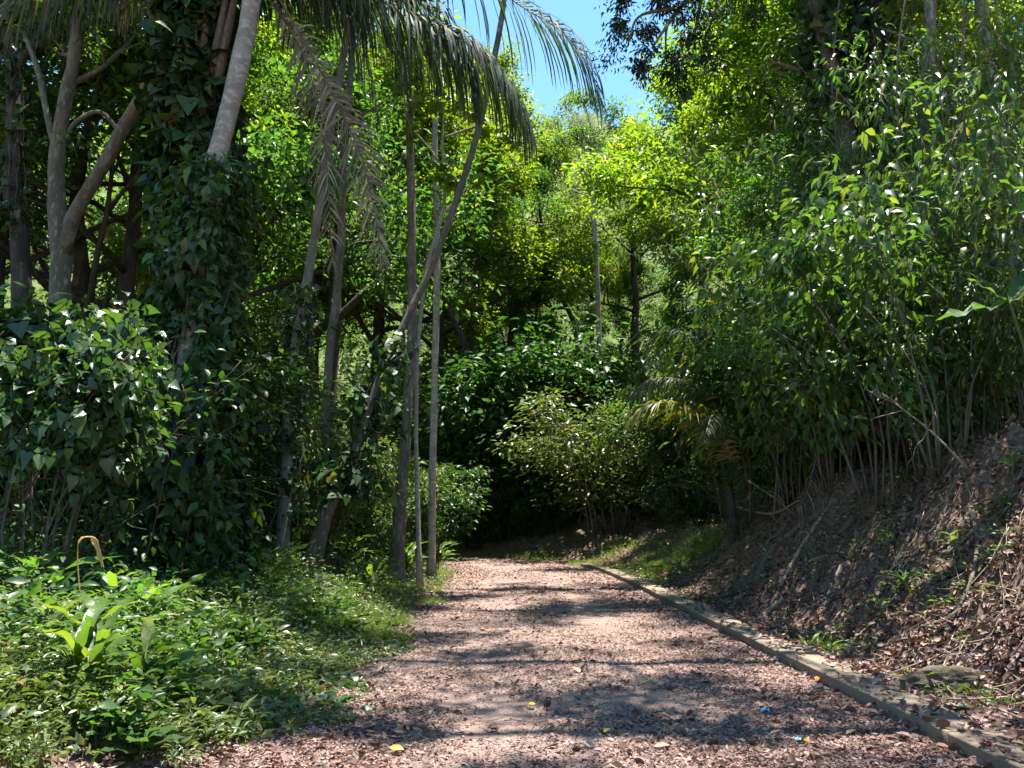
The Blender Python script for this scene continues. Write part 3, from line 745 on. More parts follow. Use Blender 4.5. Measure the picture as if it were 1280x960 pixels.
def vine(name, label, path, rad, n, L, asp, tm, leaf, out=(.03, .35), seed=0, f=(0, 1), stems=4, hang=.0, bark='twig', taper=None):
    """Leaves and stems of a climber over a trunk's surface."""
    rng = np.random.default_rng(seed + 300)
    m = len(path); origin = path[int(f[0] * (m - 1))].copy()
    q = rng.uniform(f[0], f[1], n) * (m - 1); a = np.minimum(q.astype(int), m - 2); w = (q - a)[:, None]
    C = path[a] * (1 - w) + path[a + 1] * w; r = rad[a]
    th = rng.uniform(0, 2 * math.pi, n); hv = np.linspace(0, 0, n) + q * .55
    lob = vnoise(th * 1.1 + 3 * np.sin(th), hv + seed * 9.1, .9, 91 + seed); keep = lob + rng.normal(0, .2, n) > -.38
    q, a, w, C, r, th, lob = q[keep], a[keep], w[keep], C[keep], r[keep], th[keep], lob[keep]; n = len(q)
    o = np.stack([np.cos(th), np.sin(th), np.zeros(n)], -1)
    k = np.clip(.75 + 1.0 * lob, .15, 1.6)
    P = C + o * (r + rng.uniform(*out, n) * k)[:, None] - origin
    D = norm(-UP * .6 + o * .5 + rng.normal(0, .55, (n, 3)))
    Nn = o * .7 + UP * .6 + rng.normal(0, .5, (n, 3))
    Ls = L * (.35 + 1.1 * rng.uniform(0, 1, n) ** 1.6)
    t = thing(name, label, 'climber', origin)
    b = MB(); b.leaves(P, D, Nn, Ls, Ls * asp * rng.uniform(.8, 1.15, n), tm, rng.uniform(-.1, .6, n))
    obj('foliage', b.mesh('foliage', M[leaf], True), t)
    b = MB()
    for s in range(stems):
        fs = np.linspace(f[0], f[1], 22) * (m - 1); aa = np.minimum(fs.astype(int), m - 2); ww = (fs - aa)[:, None]
        c = path[aa] * (1 - ww) + path[aa + 1] * ww; t0 = rng.uniform(0, 6.28); tw = t0 + np.linspace(0, rng.uniform(-2, 2), 22) + rng.normal(0, .12, 22)
        rr = rad[aa] + rng.uniform(.01, out[1] * .5, 22)
        b.tube(c + np.column_stack([np.cos(tw) * rr, np.sin(tw) * rr, np.zeros(22)]) - origin, .008 + .006 * rng.random(), 4)
    obj('stems', b.mesh('stems', M[bark], True), t)
    return t

# ------------------------------------------------------------------ palms
def frond_meshes(pts, Lf, n, droop, width=.035, seed=0, fwd=.5, lift=.15, r=.03, rows=5, ragged=.12, twist=0.0, jit=.10, drop=.06, prof=None):
    """A feather leaf along the curve pts: midrib tube and two ranks of leaflets that bend towards the ground."""
    rng = np.random.default_rng(seed + 500)
    C = spline(pts, n); Tn = norm(np.gradient(C, axis=0))
    S = norm(np.cross(Tn, UP + np.array([.02, .01, 0]))); U = np.cross(S, Tn)
    S, U = S * math.cos(twist) + U * math.sin(twist), U * math.cos(twist) - S * math.sin(twist)
    b = MB()
    u = np.linspace(0, 1, n)
    plen = (np.sin(np.pi * np.clip(u * .80 + .14, 0, 1)) ** .7) if prof is None else prof(u)
    for sd in (-1, 1):
        m = n
        Ln = Lf * plen * rng.uniform(1 - ragged, 1 + ragged, m)
        d = norm(sd * S * (1 - .35 * u[:, None]) + Tn * (fwd + .8 * u[:, None] ** 2) + U * lift + rng.normal(0, jit, (m, 3)))
        p = C.copy(); V = []
        wv = norm(Tn + rng.normal(0, .15, (m, 3)))
        for k in range(rows):
            f = k / (rows - 1)
            wd = width * np.array([.55, 1, .95, .7, .1])[min(k, 4)] if rows == 5 else width * (1 - f)
            V.append(p - wv * wd * .5); V.append(p + wv * wd * .5)
            dr = np.clip(droop * (f + .35) + rng.normal(0, .06, m), 0, 1.6)[:, None]
            d = norm(d * (1 - .45 * np.minimum(dr, 1)) - UP * dr * .75)
            p = p + d * (Ln / (rows - 1))[:, None]
        V = np.stack(V, 1)[rng.uniform(0, 1, m) > drop]; m = len(V)
        i = (np.arange(m) * rows * 2)[:, None]; k = np.arange(rows - 1)[None] * 2
        q = np.stack([i + k, i + k + 1, i + k + 3, i + k + 2], -1).reshape(-1, 4)
        b.add(V.reshape(-1, 3), [q])
    rb = MB(); rb.tube(C, np.linspace(r, r * .25, n), 6)
    return rb, b

def palm_frond(parent, origin, pts, leaf, rib, label=None, **k):
    pts = np.asarray(pts) - origin
    rb, lf = frond_meshes(pts, **k)
    f = obj('frond', rb.mesh('frond', M[rib], True), parent)
    if label: f['label'] = label
    obj('leaflets', lf.mesh('leaflets', M[leaf]), f)
    return f

# ------------------------------------------------------------------ herbs with big blades
def rosette(seed, n, L, asp, stem, leaf='leaf_ginger', up=1.0, tm=L_STRAP, whorls=1, tilt=.35):
    rng = np.random.default_rng(seed)
    b = MB(); sb = MB()
    for k in range(whorls):
        o = np.append(rng.normal(0, .10 if whorls > 1 else 0, 2), 0); h = stem * rng.uniform(.7, 1.1)
        lean = np.append(rng.normal(0, .12, 2), 1) * h
        sb.tube([o - UP * .04, o + lean * .5, o + lean], [.012, .010, .006], 5)
        az = np.arange(n) * 2.4 + rng.uniform(0, 6.28); f = np.linspace(.35, 1, n)
        P = o + lean[None] * f[:, None]
        D = np.stack([np.cos(az), np.sin(az), up * rng.uniform(.5, 1.2, n) * (.5 + .7 * f)], -1)
        Nn = UP - .5 * np.stack([np.cos(az), np.sin(az), 0 * az], -1) + rng.normal(0, tilt * .5, (n, 3))
        Ls = L * rng.uniform(.65, 1.15, n)
        b.leaves(P, D, Nn, Ls, Ls * asp * rng.uniform(.85, 1.15, n), tm, rng.uniform(-.1, .35, n))
    return sb.mesh('stem', M['stem_green'], True), b.mesh('blades', M[leaf], True)

RO = {'ginger': rosette(31, 9, .34, .24, .34), 'ginger_clump': rosette(32, 9, .36, .17, .48, whorls=6, up=1.5), 'broad': rosette(33, 7, .34, .42, .22, 'leaf_heart', .7),
      'strap': rosette(34, 8, .60, .16, .25, up=1.5), 'seedling': rosette(35, 6, .15, .4, .14, 'leaf_mid', .5, L_MID), 'small': rosette(36, 7, .20, .32, .10, 'leaf_creep', .6, L_MID),
      'sprout': rosette(37, 7, .26, .14, .05, 'grass', 1.6)}
def plant(kind, pos, sc, label, name='ginger_plant', cat='plant', rz=None, group=None, tilt=(0, 0)):
    st, bl = RO[kind]
    t = thing(name, label, cat, pos, group, RNG.uniform(0, 6.28) if rz is None else rz, sc)
    obj('stem', st, t); obj('blades', bl, t)
    return t

# ------------------------------------------------------------------ the big palm wrapped in climbers (left)
pp = [(232, 760, 9.6), (234, 600, 9.6), (238, 400, 9.6), (242, 200, 9.6), (246, 80, 9.6), (250, -20, 9.6)]
pal, pal_path, pal_rad = near_tree('palm_tree', 'tall old palm wrapped in dark broad leaved climbers, drooping fronds above', pp, [26, 22, 20, 20, 22, 18], 'bark_dark', cat='palm tree', seed=1, k=1.3)
PO = np.array(pal.location)
bb = 0
for px0, px1, py1 in [(228, 204, -14), (238, 232, -30), (247, 262, -24), (256, 284, -12), (262, 300, -30), (222, 178, -40)]:
    m = MB(); q0 = at(px0, 135, 9.45 * 1.3); q1 = at(px1, py1, 9.3 * 1.3)
    m.tube(spline([q0 - PO, (q0 + q1) / 2 - PO + [0, 0, -.05], q1 - PO], 8), [.11, .105, .10, .09, .08, .07, .065, .06], 7, .08)
    obj('leaf_base', m.mesh('leaf_base', M['petiole'], True), pal)
FK = 1.3
def F(*p): return [at(k[0], k[1], k[2] * FK) for k in p]
palm_frond(pal, PO, F((258, -10, 9.5), (330, -55, 9.3), (425, -28, 9.1), (513, 22, 9.0), (571, 45, 9.0), (614, 80, 9.0), (645, 125, 9.05), (662, 168, 9.1)), 'frond', 'rachis', Lf=1.6, n=140, droop=1.05, width=0.055, seed=1, r=.028)
palm_frond(pal, PO, F((262, -30, 9.8), (400, -115, 10.3), (540, -75, 10.8), (640, 0, 11), (700, 38, 11), (735, 82, 11), (752, 130, 11)), 'frond', 'rachis', Lf=1.69, n=105, droop=.8, width=0.047, seed=2, r=.026)
palm_frond(pal, PO, F((258, -30, 9.7), (345, -75, 9.9), (430, -45, 10.2), (482, 30, 10.4), (503, 110, 10.5), (512, 185, 10.5)), 'frond', 'rachis', Lf=1.38, n=80, droop=1.0, width=0.047, seed=3, r=.026)
palm_frond(pal, PO, F((240, -20, 9.5), (190, -60, 9.2), (120, -62, 9.0), (40, -20, 8.8), (-30, 60, 8.7)), 'frond_olive', 'rachis', Lf=1.50, n=85, droop=1.1, width=0.044, seed=4, r=.026)
palm_frond(pal, PO, F((244, -20, 9.7), (215, -50, 10.2), (180, -30, 10.6), (150, 20, 10.8)), 'frond_olive', 'rachis', Lf=1.25, n=50, droop=1.2, width=0.044, seed=5, r=.024)
palm_frond(pal, PO, F((262, -5, 9.5), (310, -25, 9.3), (352, 20, 9.2), (385, 85, 9.2), (405, 170, 9.2), (416, 330, 9.2)), 'frond_dead', 'petiole', label='dead brown frond hanging straight down', Lf=0.62, n=170, droop=.35, width=.05, seed=6, r=.026, fwd=.45, lift=.0, twist=1.2, ragged=.45, drop=.18, jit=.28, prof=lambda u: (.05 + .95 * smooth(.28, .6, u)) * (1 - u ** 8 * .6))
palm_frond(pal, PO, F((262, -5, 9.4), (330, -20, 9.0), (390, 70, 8.9), (432, 150, 8.9), (460, 225, 8.9), (480, 335, 8.9)), 'frond_dead', 'petiole', label='dead brown frond drooping outwards', Lf=0.60, n=170, droop=.35, width=.05, seed=7, r=.024, fwd=.45, lift=.0, twist=1.4, ragged=.45, drop=.18, jit=.28, prof=lambda u: (.05 + .95 * smooth(.28, .6, u)) * (1 - u ** 8 * .6))
palm_frond(pal, PO, F((262, -25, 9.6), (330, -50, 9.5), (400, -20, 9.5), (450, 50, 9.6), (474, 150, 9.6)), 'frond_olive', 'rachis', Lf=1.35, n=80, droop=1.1, width=.045, seed=13, r=.03)
palm_frond(pal, PO, F((262, -40, 9.6), (345, -62, 9.4), (420, -52, 9.3), (490, -22, 9.3), (545, 22, 9.4), (580, 70, 9.4), (592, 110, 9.4)), 'frond', 'rachis', Lf=1.9, n=135, droop=1.0, width=.052, seed=14, r=.03)
palm_frond(pal, PO, F((250, -30, 9.6), (205, -48, 9.8), (150, -40, 10), (90, -10, 10.2), (50, 40, 10.3)), 'frond', 'rachis', Lf=1.2, n=90, droop=1.1, width=.045, seed=15, r=.03)
for k, (a, l) in enumerate([(40, 3.0), (110, 3.4), (170, 3.4), (75, 3.0), (130, 3.2), (20, 3.4)]):
    c0 = at(252, -25, 12.5); d = np.array([math.cos(math.radians(a)), math.sin(math.radians(a)), 0])
    palm_frond(pal, PO, [c0, c0 + d * l * .3 + UP * 1.3, c0 + d * l * .75 + UP * 1.7, c0 + d * l * 1.1 + UP * .9], 'frond', 'rachis', Lf=1.35, n=52, droop=.75, width=.055, seed=60 + k)
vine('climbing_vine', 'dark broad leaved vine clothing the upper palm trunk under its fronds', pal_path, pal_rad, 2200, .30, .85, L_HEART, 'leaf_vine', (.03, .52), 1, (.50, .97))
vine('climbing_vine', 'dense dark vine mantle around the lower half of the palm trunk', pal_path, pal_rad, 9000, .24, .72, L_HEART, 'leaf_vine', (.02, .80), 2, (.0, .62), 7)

lean, lp, lr = near_tree('leaning_tree', 'smooth pale barked trunk leaning in front of the vine wrapped palm', [(226, 770, 8.9), (232, 560, 8.9), (248, 340, 8.9), (267, 215, 8.9), (292, 110, 8.9), (319, -20, 8.9), (342, -160, 9.2), (352, -380, 10.4)], [18, 15, 14, 12.5, 12.5, 12.5, 11, 7], 'bark_pale',
    (.80, 8, 2.2, 40, .6, .17, .5, L_SMALL, 'leaf_mid', .2), 2, 30, .03, 14, k=1.3)
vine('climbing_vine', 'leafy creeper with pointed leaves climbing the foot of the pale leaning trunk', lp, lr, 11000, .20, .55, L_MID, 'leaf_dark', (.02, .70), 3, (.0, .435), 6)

# ------------------------------------------------------------------ other trunks on the left
near_tree('forked_tree', 'brown barked tree forking low beside the leftmost trunk', [(84, 720, 12), (78, 430, 12), (75, 320, 12), (72, 215, 12), (78, 150, 12), (95, 60, 12), (108, -60, 12), (120, -220, 12)], [15, 13, 13, 10, 9, 8.5, 8, 5], 'bark_brown',
    (.62, 7, 2.0, 34, .6, .17, .5, L_SMALL, 'leaf_mid', .2), 3, 26, .05, 10, k=1.25,
    extra=[([(80, 318, 12), (92, 270, 11.9), (125, 215, 11.7), (160, 150, 11.5), (190, 100, 11.4), (235, 40, 11.2), (270, -60, 11)], [9, 9.5, 9, 8.5, 7, 5, 4]), ([(150, 165, 11.6), (125, 140, 11.5), (98, 150, 11.4), (85, 165, 11.4)], [3, 3, 3, 2]),
           ([(74, 205, 12), (60, 150, 12), (48, 90, 12.2), (30, 40, 12.4)], [5, 4, 4, 3])])
t2, p2, r2 = near_tree('mossy_tree', 'leftmost dark trunk half hidden in climbers', [(28, 720, 13), (24, 330, 13), (16, 240, 13), (18, 120, 13), (10, 40, 13), (-6, -80, 13), (-20, -240, 13)], [13, 12, 10, 10, 9, 8, 5], 'bark_dark',
    (.6, 7, 2.2, 36, .65, .18, .5, L_SMALL, 'leaf_dark', .2), 4, 24, .05, 9, k=1.25, extra=[([(14, 100, 13), (40, 60, 12.8), (72, 48, 12.6), (80, 30, 12.6)], [5, 5, 4, 3])])
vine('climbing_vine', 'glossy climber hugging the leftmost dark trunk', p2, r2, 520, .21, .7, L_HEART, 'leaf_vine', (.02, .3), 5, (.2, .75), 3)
t3, p3, r3 = near_tree('slender_tree', 'slender grey trunk rising behind the hanging dead palm fronds', [(350, 720, 11), (358, 560, 11), (365, 460, 11), (384, 345, 11), (402, 240, 11), (414, 160, 11), (426, 90, 11), (438, 0, 11), (448, -140, 11)], [9, 8, 6.5, 6, 6, 5.5, 5, 5, 3], 'bark_grey',
    (.78, 6, 1.5, 26, .5, .15, .5, L_SMALL, 'leaf_mid', .2), 5, 26, .03, 8, k=1.45)
vine('climbing_vine', 'dark ivy bundle around the base of the slender grey trunk', p3, r3, 800, .19, .75, L_HEART, 'leaf_vine', (.02, .48), 6, (.05, .36), 4)
near_tree('slender_tree', 'thin straight trunk just right of the slender grey one', [(402, 720, 14), (410, 470, 14), (420, 370, 14), (427, 300, 14), (430, 200, 14), (440, 60, 14), (446, -80, 14)], [6, 5.5, 5.5, 5.5, 5, 4.5, 3], 'bark_brown',
    (.7, 6, 1.6, 26, .5, .15, .5, L_SMALL, 'leaf_mid', .2), 6, 22, .03, 7, k=1.45)
near_tree('dark_tree', 'dark thick trunk with a crooked limb in the sunlit gap behind the slender trunks', [(418, 700, 24), (414, 460, 24), (420, 400, 24), (418, 330, 24), (424, 250, 24), (400, 120, 24)], [9, 8, 8, 7, 6, 4], 'bark_dark',
    (.62, 8, 3.2, 46, .8, .2, .5, L_SMALL, 'leaf_mid', .2), 7, 22, .04, 8, k=1.2, extra=[([(420, 400, 24), (450, 370, 24), (478, 345, 24.3), (520, 300, 24.6)], [5, 5, 4, 3])])
t4, p4, r4 = near_tree('leaning_tree', 'long thin brown trunk leaning right across the straight trunks', [(388, 690, 10.6), (408, 640, 10.7), (430, 595, 10.8), (448, 550, 10.9), (476, 468, 11), (510, 395, 11.1), (546, 318, 11.2), (582, 215, 11.4), (604, 140, 11.5), (622, 50, 11.6), (633, -20, 11.7), (652, -170, 12)], [10, 8, 6.5, 5.5, 4.6, 4.4, 4.6, 4.4, 4.2, 4, 3.5, 2.2], 'bark_brown',
    (.9, 4, 1.0, 20, .4, .14, .5, L_MID, 'leaf_mid', .2), 8, 34, .03, 10, k=1.6)
vine('climbing_vine', 'broad dark leaved vine drooping from the lower leaning brown trunk', p4, r4, 520, .30, .62, L_HEART, 'leaf_vine', (.02, .95), 7, (.12, .42), 3)
near_tree('straight_tree', 'straight reddish brown trunk standing on the sunny herb verge', [(494, 700, 12.6), (498, 660, 12.6), (506, 580, 12.6), (511, 500, 12.6), (515, 420, 12.6), (514, 300, 12.6), (512, 180, 12.6), (512, 60, 12.6), (511, -80, 12.6), (511, -240, 12.6)], [10, 8.5, 7.2, 6.6, 6.2, 5.8, 5.4, 5, 4.4, 3], 'bark_brown',
    (.86, 6, 1.6, 30, .5, .16, .5, L_SMALL, 'leaf_bright', .2), 9, 30, .03, 10, k=1.6)
near_tree('pole_tree', 'thin pale pole like trunk close to the bend of the road', [(540, 690, 15), (541, 600, 15), (544, 460, 15), (546.5, 320, 15), (543.5, 200, 15), (546, 100, 15), (548, -40, 15), (548, -160, 15)], [4.6, 4.6, 4.4, 4.2, 3.8, 3.4, 3, 2], 'bark_pale',
    (.86, 6, 1.8, 26, .5, .16, .5, L_SMALL, 'leaf_mid', .2), 10, 28, .02, 8, k=1.6)
# sapling with hand shaped leaves
sp, pth, prd = near_tree('sapling', 'crooked white twigged sapling with bright yellow green lobed leaves', [(526, 690, 13.6), (520, 560, 13.6), (522, 440, 13.6), (532, 340, 13.6), (548, 285, 13.6), (557, 235, 13.6), (553, 180, 13.6), (556, 120, 13.6)], [3.5, 3, 3, 2.8, 2.6, 2.4, 2, 1.2], 'bark_pale', None, 11, 26, .02, 6, k=1.5,
    extra=[([(556, 222, 13.6), (540, 190, 13.5), (517, 163, 13.4)], [2, 1.6, 1]), ([(555, 172, 13.6), (590, 160, 13.5), (628, 146, 13.4)], [2, 1.8, 1]), ([(551, 270, 13.6), (575, 245, 13.6), (596, 222, 13.7)], [1.6, 1.3, 1])])
rng = np.random.default_rng(77); b = MB()
for px, py in [(518, 160), (524, 130), (545, 110), (556, 118), (540, 135), (570, 130), (590, 140), (612, 168), (630, 160), (642, 172), (600, 150), (560, 205), (552, 232), (548, 215), (566, 225), (596, 225), (530, 100), (580, 118)]:
    k = 5; c = at(px, py, 19.8) - np.array(sp.location)
    D = norm(np.stack([rng.normal(0, 1, k), rng.normal(-.3, .6, k), rng.normal(-.35, .2, k)], -1))
    b.leaves(c + rng.normal(0, .1, (k, 3)), D, UP + rng.normal(0, .4, (k, 3)) - [0, .5, 0], rng.uniform(.3, .5, k), rng.uniform(.3, .5, k), L_PALMATE, rng.uniform(0, .3, k))
obj('lobed_leaves', b.mesh('lobed_leaves', M['leaf_palmate']), sp)

# ------------------------------------------------------------------ trunks on the right bank
t5, p5, r5 = near_tree('vine_clad_tree', 'tall right hand tree with peeling trunk and a dark bough over the sky gap', [(1085, 590, 15), (1082, 420, 15), (1076, 270, 15), (1062, 180, 15), (1046, 110, 15), (1030, 40, 15), (1012, -60, 15), (1000, -220, 15), (985, -420, 15)], [13, 12, 12, 12, 12, 12, 10, 8, 5], 'bark_brown',
    (.72, 7, 2.4, 44, .6, .15, .45, L_SMALL, 'leaf_dark', .25), 12, 30, .06, 10, k=1.2,
    extra=[([(1016, -40, 15), (960, -60, 14.8), (900, -40, 14.5), (850, 10, 14.2), (815, 60, 14)], [6, 5, 4, 3, 1.5]), ([(930, -55, 14.6), (860, -40, 14.6), (800, -20, 14.6), (772, 10, 14.6)], [4, 3, 2.4, 1.2]), ([(880, -20, 14.4), (868, 40, 14.2), (850, 85, 14)], [3, 2, 1]),
           ([(900, -40, 14.5), (895, 10, 14.8), (880, 50, 15)], [3, 2, 1]), ([(850, 10, 14.2), (800, 20, 14), (785, 55, 13.9)], [3, 2, 1]), ([(860, 0, 14.3), (835, 30, 14.4), (832, 70, 14.4)], [3, 2, 1]),
           ([(1056, 160, 15), (1030, 105, 15), (990, 85, 15), (965, 78, 15)], [5, 4, 3, 2])])
def pix(x, y, z):
    c, s = math.cos(PITCH), math.sin(PITCH); dz = z - CAM[2]
    f = y * c + dz * s; u = -y * s + dz * c
    return (640 + FPX * x / f, 480 - FPX * u / f, y)
def PX(*p): return [pix(*q) for q in p]
near_tree('overhanging_tree', 'tall tree beyond the right edge leaning over the middle of the road', PX((12, 7.6, 3), (12, 7.6, 8), (11, 7.7, 12.6), (6.4, 7.8, 14.6), (1.2, 7.9, 15)), [30, 28, 24, 18, 8], 'bark_brown',
    (.76, 10, 2.4, 24, .45, .16, .5, L_SMALL, 'leaf_mid', .25), 27, 24, .05, 9)
near_tree('overhanging_tree', 'tall tree beyond the right edge leaning over the far part of the road', PX((16, 15, 4.5), (16, 15.5, 11), (13, 16, 16.5), (7.5, 16.5, 18.5), (1.8, 17, 19.4)), [22, 20, 17, 12, 6], 'bark_brown',
    (.74, 10, 2.8, 26, .5, .16, .5, L_SMALL, 'leaf_mid', .25), 28, 24, .05, 9)
near_tree('overhanging_tree', 'tall tree beyond the right edge with a bough over the road before the middle', PX((14, 10.5, 4), (14, 10.5, 10), (12, 10.8, 14.5), (6.6, 11, 16), (.6, 11.2, 16.6)), [26, 24, 20, 14, 6], 'bark_brown',
    (.74, 9, 2.5, 20, .42, .15, .5, L_SMALL, 'leaf_mid', .25), 29, 24, .05, 9)
near_tree('overhanging_tree', 'tallest tree on the right slope with a bough high over the far road', PX((16, 21, 5.5), (16, 21.5, 13), (13, 22, 18.5), (7.5, 22, 21), (1.2, 22, 22)), [20, 18, 15, 11, 5], 'bark_brown',
    (.76, 9, 2.8, 22, .45, .16, .5, L_SMALL, 'leaf_mid', .25), 31, 24, .05, 9)
near_tree('background_tree', 'slim pale grey trunk above the sunny roadside bush', [(748, 520, 46), (748, 400, 46), (745, 320, 46), (740, 230, 46), (738, 160, 46)], [4, 3.6, 3.2, 2.6, 1.5], 'bark_pale', (.6, 6, 2.4, 22, .7, .2, .5, L_SMALL, 'leaf_mid', .2), 18, 20, .03, 7)
near_tree('background_tree', 'thin dark crooked trunk left of the slim pale grey one', [(728, 520, 47), (722, 430, 47), (704, 375, 47), (684, 320, 47), (672, 250, 47)], [4, 3.6, 3.2, 2.6, 1.5], 'bark_dark', (.6, 6, 2.4, 22, .7, .2, .5, L_SMALL, 'leaf_mid', .2), 19, 20, .03, 7, extra=[([(708, 385, 47), (690, 385, 46.8), (676, 376, 46.6)], [2, 2, 1])])
near_tree('background_tree', 'dark crooked trunk between the pale pole and the ivy column', [(606, 530, 44), (586, 455, 44), (566, 400, 44), (548, 345, 44), (540, 280, 44)], [5, 4.6, 4, 3.2, 2], 'bark_dark', (.6, 6, 2.6, 26, .7, .2, .5, L_SMALL, 'leaf_bright', .2), 20, 20, .03, 7)
# the bough's own sprays
b = MB(); tips = []
rng = np.random.default_rng(5)
for px, py, w in [(815, 45, 3), (850, 70, 3), (785, 40, 3), (800, 85, 3), (835, 95, 2), (870, 40, 3), (880, 75, 2), (850, 20, 3), (820, 10, 3), (780, 10, 2), (900, 20, 3), (895, 60, 2), (862, 100, 1), (770, 60, 1), (930, 0, 2), (830, -20, 3), (870, -20, 3)]:
    for k in range(w): tips.append((at(px + rng.normal(0, 9), py + rng.normal(0, 9), 17 + rng.normal(0, .3)) - np.array(t5.location), norm(rng.normal(0, 1, 3))))
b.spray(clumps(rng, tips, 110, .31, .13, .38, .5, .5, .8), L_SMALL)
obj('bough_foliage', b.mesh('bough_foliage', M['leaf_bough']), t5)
vine('climbing_vine', 'grey green climber with very large leaves high on the peeling right hand trunk', p5, r5, 420, .36, .8, L_HEART, 'leaf_vine', (.03, .75), 8, (.42, .80), 4)
t6, p6, r6 = near_tree('vine_clad_tree', 'dark trunk cloaked in big leaves beside the peeling one', [(1120, 590, 14.4), (1120, 420, 14.4), (1118, 270, 14.4), (1108, 160, 14.4), (1096, 40, 14.4), (1090, -100, 14.4), (1080, -330, 14.4)], [11, 11, 10, 10, 10, 8, 5], 'bark_dark',
    (.72, 8, 2.6, 28, .55, .16, .5, L_SMALL, 'leaf_bright', .25), 13, 26, .05, 9, k=1.2)
vine('climbing_vine', 'mantle of big dark leaves on the trunk beside the peeling one', p6, r6, 640, .30, .8, L_HEART, 'leaf_vine', (.03, .6), 9, (.42, .9), 4)
near_tree('bank_tree', 'brown trunk rooted on the bank crest amid bare stems', [(1168, 590, 12.4), (1162, 500, 12.4), (1156, 400, 12.4), (1150, 280, 12.4), (1158, 120, 12.4), (1165, -80, 12.4), (1170, -300, 12.4)], [15, 13, 12, 10, 9, 7, 4], 'bark_brown',
    (.66, 8, 2.6, 28, .55, .16, .5, L_SMALL, 'leaf_bright', .25), 14, 26, .06, 10, k=1.25)
near_tree('bank_tree', 'slim grey trunk near the top right corner above the shrubs', [(1222, 590, 15), (1224, 400, 15), (1226, 220, 15), (1232, 100, 15), (1228, 0, 15), (1240, -140, 15), (1250, -360, 15)], [12, 11, 10, 10, 9, 7, 4], 'bark_grey',
    (.68, 7, 2.4, 40, .6, .17, .5, L_SMALL, 'leaf_bright', .25), 15, 26, .05, 9, k=1.15)

# ------------------------------------------------------------------ the forest behind
TR = [  # kind, pixel, distance, top of crown in the photograph, label
 ('broad', 640, 55, 100, 'bright crowned tree directly behind the bend of the road'),
 ('column', 672, 47, 330, 'ivy covered column of a tree rising from the dark thicket behind the bend'),
 ('tall', 600, 60, 50, 'tall sunlit tree behind the thin pale pole'),
 ('broad', 548, 47, 110, 'sunny broad tree behind the lobed leaf sapling'),
 ('broad', 465, 47, 30, 'broad crowned tree behind the drooping palm frond tips'),
 ('broad', 385, 43, -40, 'high crowned tree behind the hanging dead fronds'),
 ('bushy', 215, 27, -140, 'bushy tree directly behind the vine wrapped palm'),
 ('broad', 140, 25, -120, 'sun flecked tree between the forked tree and the palm'),
 ('bushy', 60, 25, -160, 'bushy tree behind the forked brown tree'),
 ('dark', -40, 23, -160, 'dark tree at the left picture edge behind the leftmost trunk'),
 ('bushy', 285, 44, 120, 'low bushy tree in the gap right of the palm foot'),
 ('tall', 240, 44, 20, 'distant tree glimpsed through the branches left of the palm'),
 ('tall', 500, 62, 230, 'distant hillside tree seen between the straight trunks'),
 ('airy', 690, 56, 300, 'airy tree on the slope behind the ivy column'),
 ('bushy', 650, 62, 330, 'small round tree on the slope straight behind the bend'),
 ('broad', 725, 60, 290, 'small sunny tree on the slope behind the slim pale grey trunk'),
 ('airy', 590, 53, 320, 'feathery small tree behind the dark crooked trunk'),
 ('bushy', 780, 56, 300, 'rounded tree on the slope right of the slim pale grey trunk'),
 ('airy', 350, 48, 170, 'thin crowned tree on the bright hillside'),
 ('bushy', 610, 60, 330, 'small tree high on the slope behind the pale pole'),
 ('grey', 745, 58, 138, 'nearly bare grey tree under the patch of open sky'),
 ('broad', 800, 52, 150, 'yellow green tree right below the open sky'),
 ('tall', 890, 43, 70, 'tall bright tree under the dark overhanging bough'),
 ('broad', 985, 41, 0, 'bright tree left of the peeling right hand trunk'),
 ('bushy', 880, 43, 330, 'leafy tree above the small yellow fronded palm'),
 ('tall', 1050, 33, -120, 'tall tree behind the peeling trunk, reaching out of view'),
 ('broad', 1075, 27, -160, 'crown filling the space behind the two vine clad trunks'),
 ('airy', 1160, 30, -140, 'tall tree behind the bank crest trunk'),
 ('airy', 1225, 23, -120, 'bushy tree behind the slim grey right hand trunk'),
 ('airy', 1310, 24, -160, 'tree filling the top right corner'),
 ('bushy', 1120, 21, 60, 'leafy tree just behind the bank shrubs'),
]
for kind, px, Y, ty, lab in TR: tree(kind, 'forest_tree', px, Y, ty, lab)

